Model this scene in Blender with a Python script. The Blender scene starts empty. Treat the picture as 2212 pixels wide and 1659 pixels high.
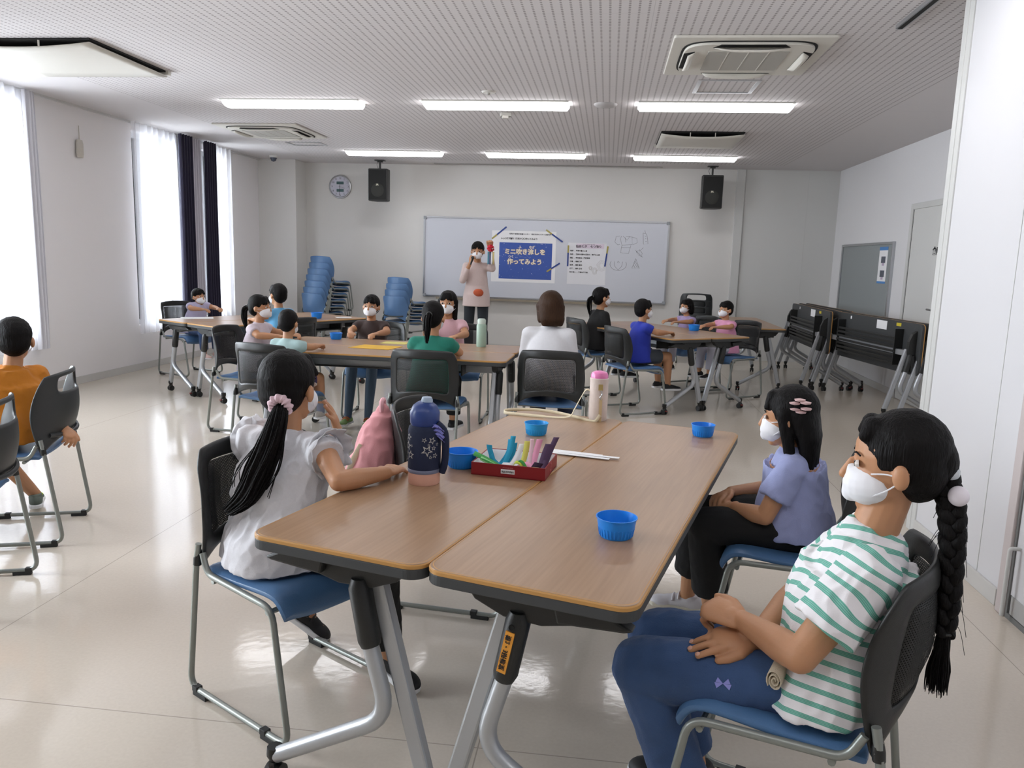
import bpy, math, random
from mathutils import Vector, Matrix, noise
PI = math.pi
random.seed(7)
SC = bpy.context.scene
COL = SC.collection
V3 = Vector

# ------------------------------------------------------------------ camera
CAM_H = 1.373
cam_d = bpy.data.cameras.new('camera'); cam = bpy.data.objects.new('camera', cam_d); COL.objects.link(cam)
_y, _p, _r = math.radians(-6.66), math.radians(9.15), math.radians(1.73)
_fw = V3((math.sin(_y)*math.cos(_p), math.cos(_y)*math.cos(_p), -math.sin(_p)))
_rt = V3((math.cos(_y), -math.sin(_y), 0)); _up = _rt.cross(_fw)
_r2 = _rt*math.cos(_r)+_up*math.sin(_r); _u2 = -_rt*math.sin(_r)+_up*math.cos(_r)
_m = Matrix((_r2, _u2, -_fw)).transposed().to_4x4(); _m.translation = V3((0, 0, CAM_H))
cam.matrix_world = _m
cam_d.sensor_fit = 'HORIZONTAL'; cam_d.sensor_width = 36.0; cam_d.lens = 36.0*1687.0/2212.0
cam_d.clip_start = 0.05; cam_d.clip_end = 200
SC.camera = cam

# ------------------------------------------------------------------ world, exposure
SC.view_settings.view_transform = 'Standard'; SC.view_settings.look = 'None'
SC.view_settings.gamma = 1.0; SC.view_settings.exposure = 0.10; SC.view_settings.use_curve_mapping = False
w = bpy.data.worlds.new('sky'); SC.world = w; w.use_nodes = True
w.node_tree.nodes['Background'].inputs[0].default_value = (0.86, 0.93, 1.0, 1)
w.node_tree.nodes['Background'].inputs[1].default_value = 19.0
LAMP_E = 9.5
CZ = 2.71                       # ceiling height
XL, XR, XN, YF, YB = -5.2, 3.17, 1.68, 11.75, -3.0
WINS = [(1.0, 3.0), (4.4, 6.6), (8.22, 9.12), (9.52, 10.28)]     # openings of the left wall
WZ0, WZ1 = 0.5, 2.62
for a, b in WINS:
    l = bpy.data.lights.new('window_daylight', 'AREA'); l.shape = 'RECTANGLE'; l.size = b-a; l.size_y = WZ1-WZ0
    l.cycles.is_portal = True
    o = bpy.data.objects.new('window_daylight', l); COL.objects.link(o)
    o.location = (XL-0.2, (a+b)/2, (WZ0+WZ1)/2); o.rotation_euler = (PI/2, 0, -PI/2)
    o.rotation_euler = (0, -PI/2, 0); l.size, l.size_y = WZ1-WZ0, b-a

# ------------------------------------------------------------------ materials
def lin(h):
    h = h.lstrip('#'); c = [int(h[i:i+2], 16)/255 for i in (0, 2, 4)]
    return tuple((x/12.92 if x <= .04045 else ((x+.055)/1.055)**2.4) for x in c)+(1,)
MATS = {}
def mat(name, col, rough=.5, metal=0, bump=0, bscale=200, spec=.5, emit=0, coat=0, sheen=0, var=0, vscale=8, sss=0, alpha=1, stretch=None):
    if name in MATS: return MATS[name]
    m = bpy.data.materials.new(name); m.use_nodes = True; MATS[name] = m
    n = m.node_tree.nodes; L = m.node_tree.links; b = n['Principled BSDF']
    c = lin(col) if isinstance(col, str) else col
    b.inputs['Base Color'].default_value = c; b.inputs['Roughness'].default_value = rough
    b.inputs['Metallic'].default_value = metal; b.inputs['Specular IOR Level'].default_value = spec
    if emit: b.inputs['Emission Color'].default_value = c; b.inputs['Emission Strength'].default_value = emit
    if coat: b.inputs['Coat Weight'].default_value = coat
    if sheen: b.inputs['Sheen Weight'].default_value = sheen
    if sss: b.inputs['Subsurface Weight'].default_value = sss; b.inputs['Subsurface Radius'].default_value = (.01, .004, .002)
    tc = n.new('ShaderNodeTexCoord')
    vec = tc.outputs['Object']
    if stretch:
        mp = n.new('ShaderNodeMapping'); mp.inputs['Scale'].default_value = stretch; L.new(vec, mp.inputs[0]); vec = mp.outputs[0]
    if var:
        t = n.new('ShaderNodeTexNoise'); t.inputs['Scale'].default_value = vscale; t.inputs['Detail'].default_value = 4; L.new(vec, t.inputs['Vector'])
        mx = n.new('ShaderNodeMix'); mx.data_type = 'RGBA'
        mx.inputs['A'].default_value = tuple(x*(1-var) for x in c[:3])+(1,); mx.inputs['B'].default_value = tuple(min(1, x*(1+var)) for x in c[:3])+(1,)
        L.new(t.outputs['Fac'], mx.inputs['Factor']); L.new(mx.outputs['Result'], b.inputs['Base Color'])
    if bump:
        t = n.new('ShaderNodeTexNoise'); t.inputs['Scale'].default_value = bscale; t.inputs['Detail'].default_value = 3; L.new(vec, t.inputs['Vector'])
        bp = n.new('ShaderNodeBump'); bp.inputs['Strength'].default_value = bump; bp.inputs['Distance'].default_value = .002
        L.new(t.outputs['Fac'], bp.inputs['Height']); L.new(bp.outputs['Normal'], b.inputs['Normal'])
    return m
def nt(m): return m.node_tree.nodes, m.node_tree.links, m.node_tree.nodes['Principled BSDF']
def math_n(n, L, op, a, b=None, c=None):
    x = n.new('ShaderNodeMath'); x.operation = op
    for i, v in enumerate((a, b, c)):
        if v is None: continue
        if isinstance(v, (int, float)): x.inputs[i].default_value = v
        else: L.new(v, x.inputs[i])
    return x.outputs[0]
def mixc(n, L, f, A, B):
    x = n.new('ShaderNodeMix'); x.data_type = 'RGBA'
    if isinstance(f, (int, float)): x.inputs['Factor'].default_value = f
    else: L.new(f, x.inputs['Factor'])
    for k, v in (('A', A), ('B', B)):
        if isinstance(v, tuple): x.inputs[k].default_value = v
        else: L.new(v, x.inputs[k])
    return x.outputs['Result']
def sepxyz(n, L, out='Object'):
    tc = n.new('ShaderNodeTexCoord'); s = n.new('ShaderNodeSeparateXYZ'); L.new(tc.outputs[out], s.inputs[0]); return s.outputs

m_wall = mat('wall_paint', '#d6d4d0', .75, bump=.15, bscale=350)
m_wall_left = mat('left_wall_paint', '#e6e3e3', .75, bump=.15, bscale=350)
m_wall_panel = mat('steel_panel_paint', '#cfcfcc', .45, bump=.05, bscale=200)
m_wall_white = mat('white_wall_panel', '#dcdbdc', .45)
m_wall_near = mat('near_white_panel', '#d3d2d4', .45)
m_trim = mat('trim_paint', '#c9c9c6', .4)
m_base = mat('baseboard_vinyl', '#c6c4c0', .45)
m_alu = mat('aluminium', '#b9bbbe', .3, .9)
m_silver = mat('silver_paint', '#b2b5b8', .35, .55, bump=.03)
m_tube = mat('grey_steel_tube', '#8d918c', .38, .5)
m_black = mat('black_plastic', '#1c1d1c', .42, bump=.2, bscale=500)
m_rubber = mat('dark_rubber', '#232424', .6)
m_white_pl = mat('white_plastic', '#dad9d3', .45)
m_ac = mat('air_conditioner_plastic', '#cfccc3', .5)
m_dark = mat('dark_gap', '#101110', .8)
m_grille = mat('grille_grey', '#a9a7a0', .6)
m_paper = mat('white_paper', '#e9e9ea', .8)
m_ink = mat('black_ink', '#1a1a1c', .7)
m_greyink = mat('grey_ink', '#55555a', .7)
m_blue_seat = mat('blue_vinyl', '#4c7099', .38, bump=.25, bscale=260, var=.06)
m_eye = mat('eye_dark', '#15110f', .2)
m_mask = mat('white_mask', '#e8e8ec', .8)

# floor: glossy sheet vinyl with fine seams
m_floor = mat('vinyl_floor', '#beb4a6', .17)
n, L, b = nt(m_floor)
s = sepxyz(n, L)
nz = n.new('ShaderNodeTexNoise'); nz.inputs['Scale'].default_value = 90; nz.inputs['Detail'].default_value = 5
nz2 = n.new('ShaderNodeTexNoise'); nz2.inputs['Scale'].default_value = 1.2; nz2.inputs['Detail'].default_value = 2
tc = n.new('ShaderNodeTexCoord'); L.new(tc.outputs['Object'], nz.inputs['Vector']); L.new(tc.outputs['Object'], nz2.inputs['Vector'])
base = mixc(n, L, nz.outputs['Fac'], lin('#c5baac'), lin('#d2c8ba'))
fx = math_n(n, L, 'ABSOLUTE', math_n(n, L, 'SUBTRACT', math_n(n, L, 'FRACT', math_n(n, L, 'DIVIDE', math_n(n, L, 'ADD', s[0], 20.1), 1.8)), .5))
fy = math_n(n, L, 'ABSOLUTE', math_n(n, L, 'SUBTRACT', math_n(n, L, 'FRACT', math_n(n, L, 'DIVIDE', math_n(n, L, 'ADD', s[1], 7.0), 9.0)), .5))
sx = math_n(n, L, 'GREATER_THAN', fx, .5-.0011); sy = math_n(n, L, 'GREATER_THAN', fy, .5-.00022)
seam = math_n(n, L, 'MAXIMUM', sx, sy)
L.new(mixc(n, L, math_n(n, L, 'MULTIPLY', seam, .55), base, lin('#7d7268')), b.inputs['Base Color'])
L.new(math_n(n, L, 'MULTIPLY_ADD', nz2.outputs['Fac'], .08, .065), b.inputs['Roughness'])
bp = n.new('ShaderNodeBump'); bp.inputs['Strength'].default_value = .12; bp.inputs['Distance'].default_value = .003
nz3 = n.new('ShaderNodeTexNoise'); nz3.inputs['Scale'].default_value = 28; nz3.inputs['Detail'].default_value = 3; L.new(tc.outputs['Object'], nz3.inputs['Vector'])
L.new(nz3.outputs['Fac'], bp.inputs['Height']); L.new(bp.outputs['Normal'], b.inputs['Normal'])
b.inputs['Specular IOR Level'].default_value = .6

# ceiling: perforated board, plain margins
m_ceil = mat('perforated_board', '#cbc6c7', .8)
n, L, b = nt(m_ceil); s = sepxyz(n, L)
PX, PY = .052, .030
gx = math_n(n, L, 'MULTIPLY', math_n(n, L, 'SUBTRACT', math_n(n, L, 'FRACT', math_n(n, L, 'DIVIDE', math_n(n, L, 'ADD', s[0], 50.), PX)), .5), PX)
gy = math_n(n, L, 'MULTIPLY', math_n(n, L, 'SUBTRACT', math_n(n, L, 'FRACT', math_n(n, L, 'DIVIDE', math_n(n, L, 'ADD', s[1], 50.), PY)), .5), PY)
d2 = math_n(n, L, 'ADD', math_n(n, L, 'MULTIPLY', gx, gx), math_n(n, L, 'MULTIPLY', math_n(n, L, 'MULTIPLY', gy, gy), .6))
hole = math_n(n, L, 'LESS_THAN', d2, .0072**2)
inx = math_n(n, L, 'MULTIPLY', math_n(n, L, 'GREATER_THAN', s[0], -4.35), math_n(n, L, 'LESS_THAN', s[0], 2.3))
hole = math_n(n, L, 'MULTIPLY', math_n(n, L, 'MULTIPLY', hole, inx), math_n(n, L, 'LESS_THAN', s[1], 11.2))
jx = math_n(n, L, 'LESS_THAN', math_n(n, L, 'ABSOLUTE', math_n(n, L, 'SUBTRACT', math_n(n, L, 'FRACT', math_n(n, L, 'DIVIDE', math_n(n, L, 'ADD', s[0], 46.23), 1.82)), .5)), .0010)
jy = math_n(n, L, 'LESS_THAN', math_n(n, L, 'ABSOLUTE', math_n(n, L, 'SUBTRACT', math_n(n, L, 'FRACT', math_n(n, L, 'DIVIDE', math_n(n, L, 'ADD', s[1], 45.03), .91)), .5)), .0012)
j = math_n(n, L, 'MULTIPLY', math_n(n, L, 'MAXIMUM', jx, jy), .35)
L.new(mixc(n, L, math_n(n, L, 'MAXIMUM', hole, j), lin('#d0cccc'), lin('#969191')), b.inputs['Base Color'])

# table laminate, grain along Y
m_wood = mat('oak_laminate', '#b79774', .33)
n, L, b = nt(m_wood)
tc = n.new('ShaderNodeTexCoord'); mp = n.new('ShaderNodeMapping'); mp.inputs['Scale'].default_value = (140, 5, 1); L.new(tc.outputs['Object'], mp.inputs[0])
t1 = n.new('ShaderNodeTexNoise'); t1.inputs['Scale'].default_value = 1; t1.inputs['Detail'].default_value = 5; L.new(mp.outputs[0], t1.inputs['Vector'])
mp2 = n.new('ShaderNodeMapping'); mp2.inputs['Scale'].default_value = (18, 1.1, 1); L.new(tc.outputs['Object'], mp2.inputs[0])
t2 = n.new('ShaderNodeTexNoise'); t2.inputs['Scale'].default_value = 1; t2.inputs['Detail'].default_value = 3; L.new(mp2.outputs[0], t2.inputs['Vector'])
c1 = mixc(n, L, t1.outputs['Fac'], lin('#7f6046'), lin('#b39273'))
c2 = mixc(n, L, t2.outputs['Fac'], lin('#8a6c53'), lin('#b09072'))
L.new(mixc(n, L, .5, c1, c2), b.inputs['Base Color'])
b.inputs['Roughness'].default_value = .30
m_edge = mat('tan_edge_band', '#b98a4d', .4)
m_under = mat('dark_grey_board', '#3b3d3e', .6)

def stripes_mat():
    m = mat('green_white_stripes', '#e4e2e4', .85, bump=.3, bscale=400)
    n, L, b = nt(m)
    at = n.new('ShaderNodeAttribute'); at.attribute_name = 'stripe'
    f = math_n(n, L, 'FRACT', math_n(n, L, 'MULTIPLY', at.outputs['Fac'], 1/.031))
    band = math_n(n, L, 'LESS_THAN', f, .36)
    fine = math_n(n, L, 'LESS_THAN', math_n(n, L, 'FRACT', math_n(n, L, 'MULTIPLY', f, 11.)), .28)
    c = mixc(n, L, fine, lin('#5fa392'), lin('#8fc0b2'))
    L.new(mixc(n, L, band, lin('#e4e1e3'), c), b.inputs['Base Color'])
    return m
def hair_mat(name, c1, c2):
    m = mat(name, c1, .58, spec=.16)
    n, L, b = nt(m)
    tc = n.new('ShaderNodeTexCoord'); mp = n.new('ShaderNodeMapping'); mp.inputs['Scale'].default_value = (260, 260, 14); L.new(tc.outputs['Object'], mp.inputs[0])
    t = n.new('ShaderNodeTexNoise'); t.inputs['Scale'].default_value = 1; t.inputs['Detail'].default_value = 2; L.new(mp.outputs[0], t.inputs['Vector'])
    L.new(mixc(n, L, t.outputs['Fac'], lin(c1), lin(c2)), b.inputs['Base Color'])
    bp = n.new('ShaderNodeBump'); bp.inputs['Strength'].default_value = .7; bp.inputs['Distance'].default_value = .004
    L.new(t.outputs['Fac'], bp.inputs['Height']); L.new(bp.outputs['Normal'], b.inputs['Normal'])
    return m
m_hair = hair_mat('black_hair', '#050404', '#131010')
m_hair_br = hair_mat('brown_hair', '#20120a', '#47301f')
m_skin = mat('skin', '#b98763', .5, sss=.12, bump=.12, bscale=180, var=.05, vscale=14)
m_nail = mat('fingernail', '#c99a86', .3)
def cloth(name, c, rough=.85, bump=.45, var=.05, vs=60, sheen=.1): return mat(name, c, rough, bump=bump, bscale=320, var=var, vscale=vs, sheen=sheen)
def mesh_mat():
    m = mat('black_net_fabric', '#1a1b1a', .6)
    n, L, b = nt(m); s = sepxyz(n, L)
    P = .0065
    row = math_n(n, L, 'FLOOR', math_n(n, L, 'DIVIDE', s[2], P*.8))
    off = math_n(n, L, 'MULTIPLY', math_n(n, L, 'MODULO', row, 2.), .5)
    gx = math_n(n, L, 'SUBTRACT', math_n(n, L, 'FRACT', math_n(n, L, 'ADD', math_n(n, L, 'DIVIDE', math_n(n, L, 'ADD', s[0], 5.), P), off)), .5)
    gz = math_n(n, L, 'SUBTRACT', math_n(n, L, 'FRACT', math_n(n, L, 'DIVIDE', s[2], P*.8)), .5)
    d = math_n(n, L, 'ADD', math_n(n, L, 'MULTIPLY', gx, gx), math_n(n, L, 'MULTIPLY', gz, gz))
    h = math_n(n, L, 'LESS_THAN', d, .27**2)
    L.new(math_n(n, L, 'SUBTRACT', 1., h), b.inputs['Alpha'])
    return m
m_net = mesh_mat()
def sheer(name, c, tr):
    m = bpy.data.materials.new(name); m.use_nodes = True; n = m.node_tree.nodes; L = m.node_tree.links; n.remove(n['Principled BSDF'])
    t = n.new('ShaderNodeBsdfTransparent'); t.inputs[0].default_value = (1, 1, 1, 1)
    tl = n.new('ShaderNodeBsdfTranslucent'); tl.inputs[0].default_value = lin(c)
    df = n.new('ShaderNodeBsdfDiffuse'); df.inputs[0].default_value = lin(c)
    a = n.new('ShaderNodeMixShader'); a.inputs[0].default_value = .35; L.new(tl.outputs[0], a.inputs[1]); L.new(df.outputs[0], a.inputs[2])
    x = n.new('ShaderNodeMixShader'); x.inputs[0].default_value = tr; L.new(a.outputs[0], x.inputs[1]); L.new(t.outputs[0], x.inputs[2])
    L.new(x.outputs[0], n['Material Output'].inputs[0]); return m
m_sheer = sheer('sheer_curtain', '#f0f0f4', .55)
m_navy_c = mat('navy_curtain', '#262338', .9, sheen=.2)
def glass_m():
    m = bpy.data.materials.new('window_glass'); m.use_nodes = True; n = m.node_tree.nodes; L = m.node_tree.links; n.remove(n['Principled BSDF'])
    t = n.new('ShaderNodeBsdfTransparent'); g = n.new('ShaderNodeBsdfGlossy'); g.inputs['Roughness'].default_value = .02
    f = n.new('ShaderNodeFresnel'); f.inputs[0].default_value = 1.45
    x = n.new('ShaderNodeMixShader'); L.new(f.outputs[0], x.inputs[0]); L.new(t.outputs[0], x.inputs[1]); L.new(g.outputs[0], x.inputs[2])
    L.new(x.outputs[0], n['Material Output'].inputs[0]); return m
m_glass = glass_m()

# ------------------------------------------------------------------ mesh helpers
def rotz(v, a): return V3((v[0]*math.cos(a)-v[1]*math.sin(a), v[0]*math.sin(a)+v[1]*math.cos(a), v[2] if len(v) > 2 else 0))
def frame_of(d, ref=None):
    d = V3(d).normalized(); ref = V3(ref) if ref is not None else (V3((0, 0, 1)) if abs(d.z) < .95 else V3((0, 1, 0)))
    x = ref - d*ref.dot(d)
    if x.length < 1e-5: x = V3((1, 0, 0)) - d*d.x
    x.normalize(); return x, d.cross(x)
class MB:
    def __init__(s): s.v = []; s.f = []; s.mi = []; s.k = 0
    def add(s, vs, fs):
        o = len(s.v); s.v += [tuple(p) for p in vs]; s.f += [tuple(i+o for i in f) for f in fs]; s.mi += [s.k]*len(fs); return s
    def box(s, x0, x1, y0, y1, z0, z1):
        return s.add([(x0,y0,z0),(x1,y0,z0),(x1,y1,z0),(x0,y1,z0),(x0,y0,z1),(x1,y0,z1),(x1,y1,z1),(x0,y1,z1)],
                     [(0,3,2,1),(4,5,6,7),(0,1,5,4),(1,2,6,5),(2,3,7,6),(3,0,4,7)])
    def bar(s, a, b, w, h, ref=(0,0,1)):
        a, b = V3(a), V3(b); x, y = frame_of(b-a, ref); vs = []
        for p in (a, b):
            for i, j in ((-1,-1),(1,-1),(1,1),(-1,1)): vs.append(p+x*(i*h/2)+y*(j*w/2))
        return s.add(vs, [(0,3,2,1),(4,5,6,7),(0,1,5,4),(1,2,6,5),(2,3,7,6),(3,0,4,7)])
    def tube(s, pts, r, seg=10, cap=True, flat=1.0, ref=None):
        pts = [V3(p) for p in pts]; N = len(pts); rs = r if isinstance(r, (list, tuple)) else [r]*N; vs = []; prev = None
        for i, p in enumerate(pts):
            d = (pts[min(i+1, N-1)]-pts[max(i-1, 0)])
            if d.length < 1e-9: d = V3((0, 0, 1))
            x, y = frame_of(d, prev if prev is not None else ref); prev = x
            for k in range(seg):
                a = 2*PI*k/seg; vs.append(p+x*(math.cos(a)*rs[i])+y*(math.sin(a)*rs[i]*flat))
        fs = [(i*seg+k, i*seg+(k+1) % seg, (i+1)*seg+(k+1) % seg, (i+1)*seg+k) for i in range(N-1) for k in range(seg)]
        if cap: fs += [tuple(range(seg))[::-1], tuple((N-1)*seg+k for k in range(seg))]
        return s.add(vs, fs)
    def lathe(s, prof, c=(0,0,0), seg=28, capb=True, capt=False, M=None):
        vs = []; N = len(prof)
        for r, z in prof:
            for k in range(seg):
                a = 2*PI*k/seg; p = V3((r*math.cos(a), r*math.sin(a), z)); p = (M @ p) if M is not None else p; vs.append(p+V3(c))
        fs = [(i*seg+k, i*seg+(k+1) % seg, (i+1)*seg+(k+1) % seg, (i+1)*seg+k) for i in range(N-1) for k in range(seg)]
        if capb: fs.append(tuple(range(seg))[::-1])
        if capt: fs.append(tuple((N-1)*seg+k for k in range(seg)))
        return s.add(vs, fs)
    def prism(s, poly, h0, h1, M=None):
        N = len(poly); vs = [V3((x, y, h)) for h in (h0, h1) for x, y in poly]
        if M is not None: vs = [M @ p for p in vs]
        return s.add(vs, [tuple(range(N))[::-1], tuple(range(N, 2*N))]+[(i, (i+1) % N, N+(i+1) % N, N+i) for i in range(N)])
    def grid(s, fn, nu, nv):
        vs = [fn(i/nu, j/nv) for j in range(nv+1) for i in range(nu+1)]
        return s.add(vs, [(j*(nu+1)+i, j*(nu+1)+i+1, (j+1)*(nu+1)+i+1, (j+1)*(nu+1)+i) for j in range(nv) for i in range(nu)])
    def build(s, name, mats, parent=None, smooth=False, bevel=0, solid=0, sub=0, auto=None):
        me = bpy.data.meshes.new(name); me.from_pydata(s.v, [], s.f)
        mats = mats if isinstance(mats, (list, tuple)) else [mats]
        for m in mats: me.materials.append(m)
        if len(mats) > 1: me.polygons.foreach_set('material_index', s.mi)
        import bmesh
        bm = bmesh.new(); bm.from_mesh(me); bmesh.ops.recalc_face_normals(bm, faces=bm.faces); bm.to_mesh(me); bm.free()
        if smooth:
            me.polygons.foreach_set('use_smooth', [True]*len(me.polygons))
            me.set_sharp_from_angle(angle=math.radians(40 if auto is None else auto))
        o = bpy.data.objects.new(name, me); COL.objects.link(o)
        if parent: o.parent = parent
        if solid:
            q = o.modifiers.new('solid', 'SOLIDIFY'); q.thickness = solid; q.offset = 0
        if sub:
            q = o.modifiers.new('sub', 'SUBSURF'); q.levels = sub; q.render_levels = sub
        if bevel:
            q = o.modifiers.new('bevel', 'BEVEL'); q.width = bevel; q.segments = 2; q.limit_method = 'ANGLE'
        return o
def rpoly(x0, x1, y0, y1, r, k=6):
    out = []
    for cx, cy, a in ((x1-r, y1-r, 0), (x0+r, y1-r, 90), (x0+r, y0+r, 180), (x1-r, y0+r, 270)):
        for i in range(k+1):
            t = math.radians(a+90*i/k); out.append((cx+r*math.cos(t), cy+r*math.sin(t)))
    return out
def arc(p0, p1, p2, r, k=6):
    """polyline corner p1 rounded with radius r"""
    p0, p1, p2 = V3(p0), V3(p1), V3(p2); a = (p0-p1).normalized(); b = (p2-p1).normalized()
    h = a.angle(b)/2; d = min(r/math.tan(h), (p0-p1).length*.49, (p2-p1).length*.49)
    s, e = p1+a*d, p1+b*d
    return [s*(1-t)**2+p1*2*t*(1-t)+e*t*t for t in [i/k for i in range(k+1)]]
def rpath(pts, r):
    out = [V3(pts[0])]
    rr = r if isinstance(r, (list, tuple)) else [r]*len(pts)
    for i in range(1, len(pts)-1): out += arc(pts[i-1], pts[i], pts[i+1], rr[i])
    return out+[V3(pts[-1])]
def spline(pts, k=6):
    pts = [V3(p) for p in pts]; out = []
    for i in range(len(pts)-1):
        a = pts[max(i-1, 0)]; b = pts[i]; c = pts[i+1]; d = pts[min(i+2, len(pts)-1)]
        for j in range(k):
            t = j/k; out.append(.5*((2*b)+(c-a)*t+(2*a-5*b+4*c-d)*t*t+(3*b-a-3*c+d)*t**3))
    return out+[pts[-1]]
def tag(o, label=None, cat=None, group=None, kind=None):
    if label: o['label'] = label
    if cat: o['category'] = cat
    if group: o['group'] = group
    if kind: o['kind'] = kind
    return o
def empty(name, loc=(0,0,0), rz=0, label=None, cat=None, group=None):
    o = bpy.data.objects.new(name, None); COL.objects.link(o); o.location = loc; o.rotation_euler = (0, 0, rz); o.empty_display_size = .1
    return tag(o, label, cat, group)
def copy_tree(o, loc=None, rz=None, label=None, parent=None):
    c = o.copy(); COL.objects.link(c)
    if parent: c.parent = parent
    for ch in [x for x in o.children]: copy_tree(ch, parent=c)
    if loc is not None: c.location = loc
    if rz is not None: c.rotation_euler = (0, 0, rz)
    if label: c['label'] = label
    return c
def struct(o): o['kind'] = 'structure'; return o
def text(name, body, size, m, parent=None, M=None, bold=0.0, align='CENTER', ext=.0008):
    cu = bpy.data.curves.new(name, 'FONT'); cu.body = body; cu.size = size; cu.offset = bold; cu.extrude = ext
    cu.align_x = align; cu.align_y = 'CENTER'; cu.resolution_u = 3
    t = bpy.data.objects.new(name, cu); COL.objects.link(t)
    dg = bpy.context.evaluated_depsgraph_get(); me = bpy.data.meshes.new_from_object(t.evaluated_get(dg))
    bpy.data.objects.remove(t); bpy.data.curves.remove(cu)
    me.materials.clear(); me.materials.append(m); me.name = name
    o = bpy.data.objects.new(name, me); COL.objects.link(o)
    if parent: o.parent = parent
    if M is not None: me.transform(M)
    return o
# facing matrices: text plane whose normal points to -Y / -X
M_BACK = Matrix(((1,0,0),(0,0,-1),(0,1,0))).to_4x4()          # x->x, y->z, normal -Y
M_RIGHT = Matrix(((0,0,-1),(-1,0,0),(0,1,0))).to_4x4()        # x->-y, y->z, normal -X
#SECTION
# ================================================================== ROOM
T = .2
b = MB(); b.box(XL-T, XR+T, YB-T, YF+T, -.1, 0); struct(b.build('floor', m_floor))
b = MB(); b.box(XL-T, XR+T, YB-T, YF+T, CZ, CZ+.1); struct(b.build('ceiling', m_ceil))
b = MB(); ys = YB-T
for a0, a1 in WINS:
    b.box(XL-T, XL, ys, a0, 0, CZ); b.box(XL-T, XL, a0, a1, 0, WZ0); b.box(XL-T, XL, a0, a1, WZ1, CZ); ys = a1
b.box(XL-T, XL, ys, YF+T, 0, CZ); struct(b.build('wall_left', m_wall_left))
b = MB(); b.box(XL, XR+T, YF, YF+T, 0, CZ); struct(b.build('wall_front', m_wall))
b = MB(); b.box(XR, XR+T, 4.25, YF, 0, CZ); struct(b.build('wall_right', m_wall_white))
b = MB(); b.box(XN, XR+T, YB, 4.25, 0, CZ); struct(b.build('wall_near_right', m_wall_near))
b = MB(); b.box(XL, XR, YB-T, YB, 0, CZ); struct(b.build('wall_behind', m_wall))
b = MB(); b.box(XL, -4.62, 11.35, YF, 0, CZ); struct(b.build('wall_pillar', m_wall, bevel=.004))
b = MB(); b.box(1.875, XR, YF-.035, YF, 0, CZ); struct(b.build('wall_panelling', m_wall_panel))
b = MB(); b.box(2.748, 2.752, YF-.037, YF-.034, 0, CZ); struct(b.build('trim_1', m_trim))
b = MB(); b.box(1.76, 1.875, YF-.07, YF, 0, CZ); struct(b.build('trim_2', m_trim, bevel=.004))
b = MB(); b.box(XN-.008, XN+.03, 4.19, 4.275, 0, CZ); b.box(XN-.012, XN, 4.235, 4.285, 0, CZ); struct(b.build('trim_3', m_trim, bevel=.003))
b = MB(); b.box(XN-.002, XN, 3.498, 3.502, .07, CZ); struct(b.build('trim_4', m_trim))
b = MB(); b.box(XL, XL+.03, YB, 11.35, CZ-.02, CZ); struct(b.build('trim_5', m_trim))
for nm, a in (('left', (XL, XL+.012, YB, 11.35)), ('front', (-4.62, 1.76, YF-.012, YF)), ('right', (XR-.012, XR, 8.95, YF)), ('near_right', (XN-.012, XN, 3.3, 4.19))):
    b = MB(); b.box(*a, 0, .075); struct(b.build('baseboard_'+nm, m_base, bevel=.002))
b = MB(); b.box(-4.62, -4.608, 11.35, YF, 0, .075); b.box(XL+.012, -4.62, 11.338, 11.35, 0, .075); struct(b.build('baseboard_pillar', m_base))
# windows
for i, (a0, a1) in enumerate(WINS):
    wn = struct(empty('window_%d' % (i+1), (XL-.12, (a0+a1)/2, 0)))
    W2 = (a1-a0)/2; f = MB()
    for y0, y1, z0, z1 in ((-W2, -W2+.05, WZ0, WZ1), (W2-.05, W2, WZ0, WZ1), (-W2+.05, W2-.05, WZ0, WZ0+.05), (-W2+.05, W2-.05, WZ1-.05, WZ1), (-.02, .02, WZ0+.05, WZ1-.05)):
        f.box(-.03, .03, y0, y1, z0, z1)
    f.build('window_frame', m_alu, wn)
    g = MB(); g.box(-.004, .004, -W2+.05, -.02, WZ0+.05, WZ1-.05); g.box(-.004, .004, .02, W2-.05, WZ0+.05, WZ1-.05); g.build('glass_pane', m_glass, wn)
# door in the far right wall
dn = struct(empty('door_1', (XR, 8.36, 0)))
b = MB(); b.box(-.03, .0, -.60, -.54, 0, 2.06); b.box(-.03, 0, .44, .50, 0, 2.06); b.box(-.03, 0, -.54, .44, 2.0, 2.06); b.build('door_frame', m_trim, dn, bevel=.003)
b = MB(); b.box(-.016, 0, -.54, .44, .01, 2.0); b.build('door_panel', m_wall_panel, dn)
b = MB(); b.box(-.018, -.014, .434, .44, .01, 2.0); b.build('door_gap', m_dark, dn)
b = MB(); b.tube(rpath([(-.016, -.42, 1.0), (-.07, -.42, 1.0), (-.07, -.30, 1.0)], .01), .01); b.build('door_handle', m_alu, dn, smooth=True)
sg = text('door_sign', '倉庫', .085, m_ink, dn, Matrix.Translation((-.019, -.24, 1.56)) @ M_RIGHT, bold=.002)
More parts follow.
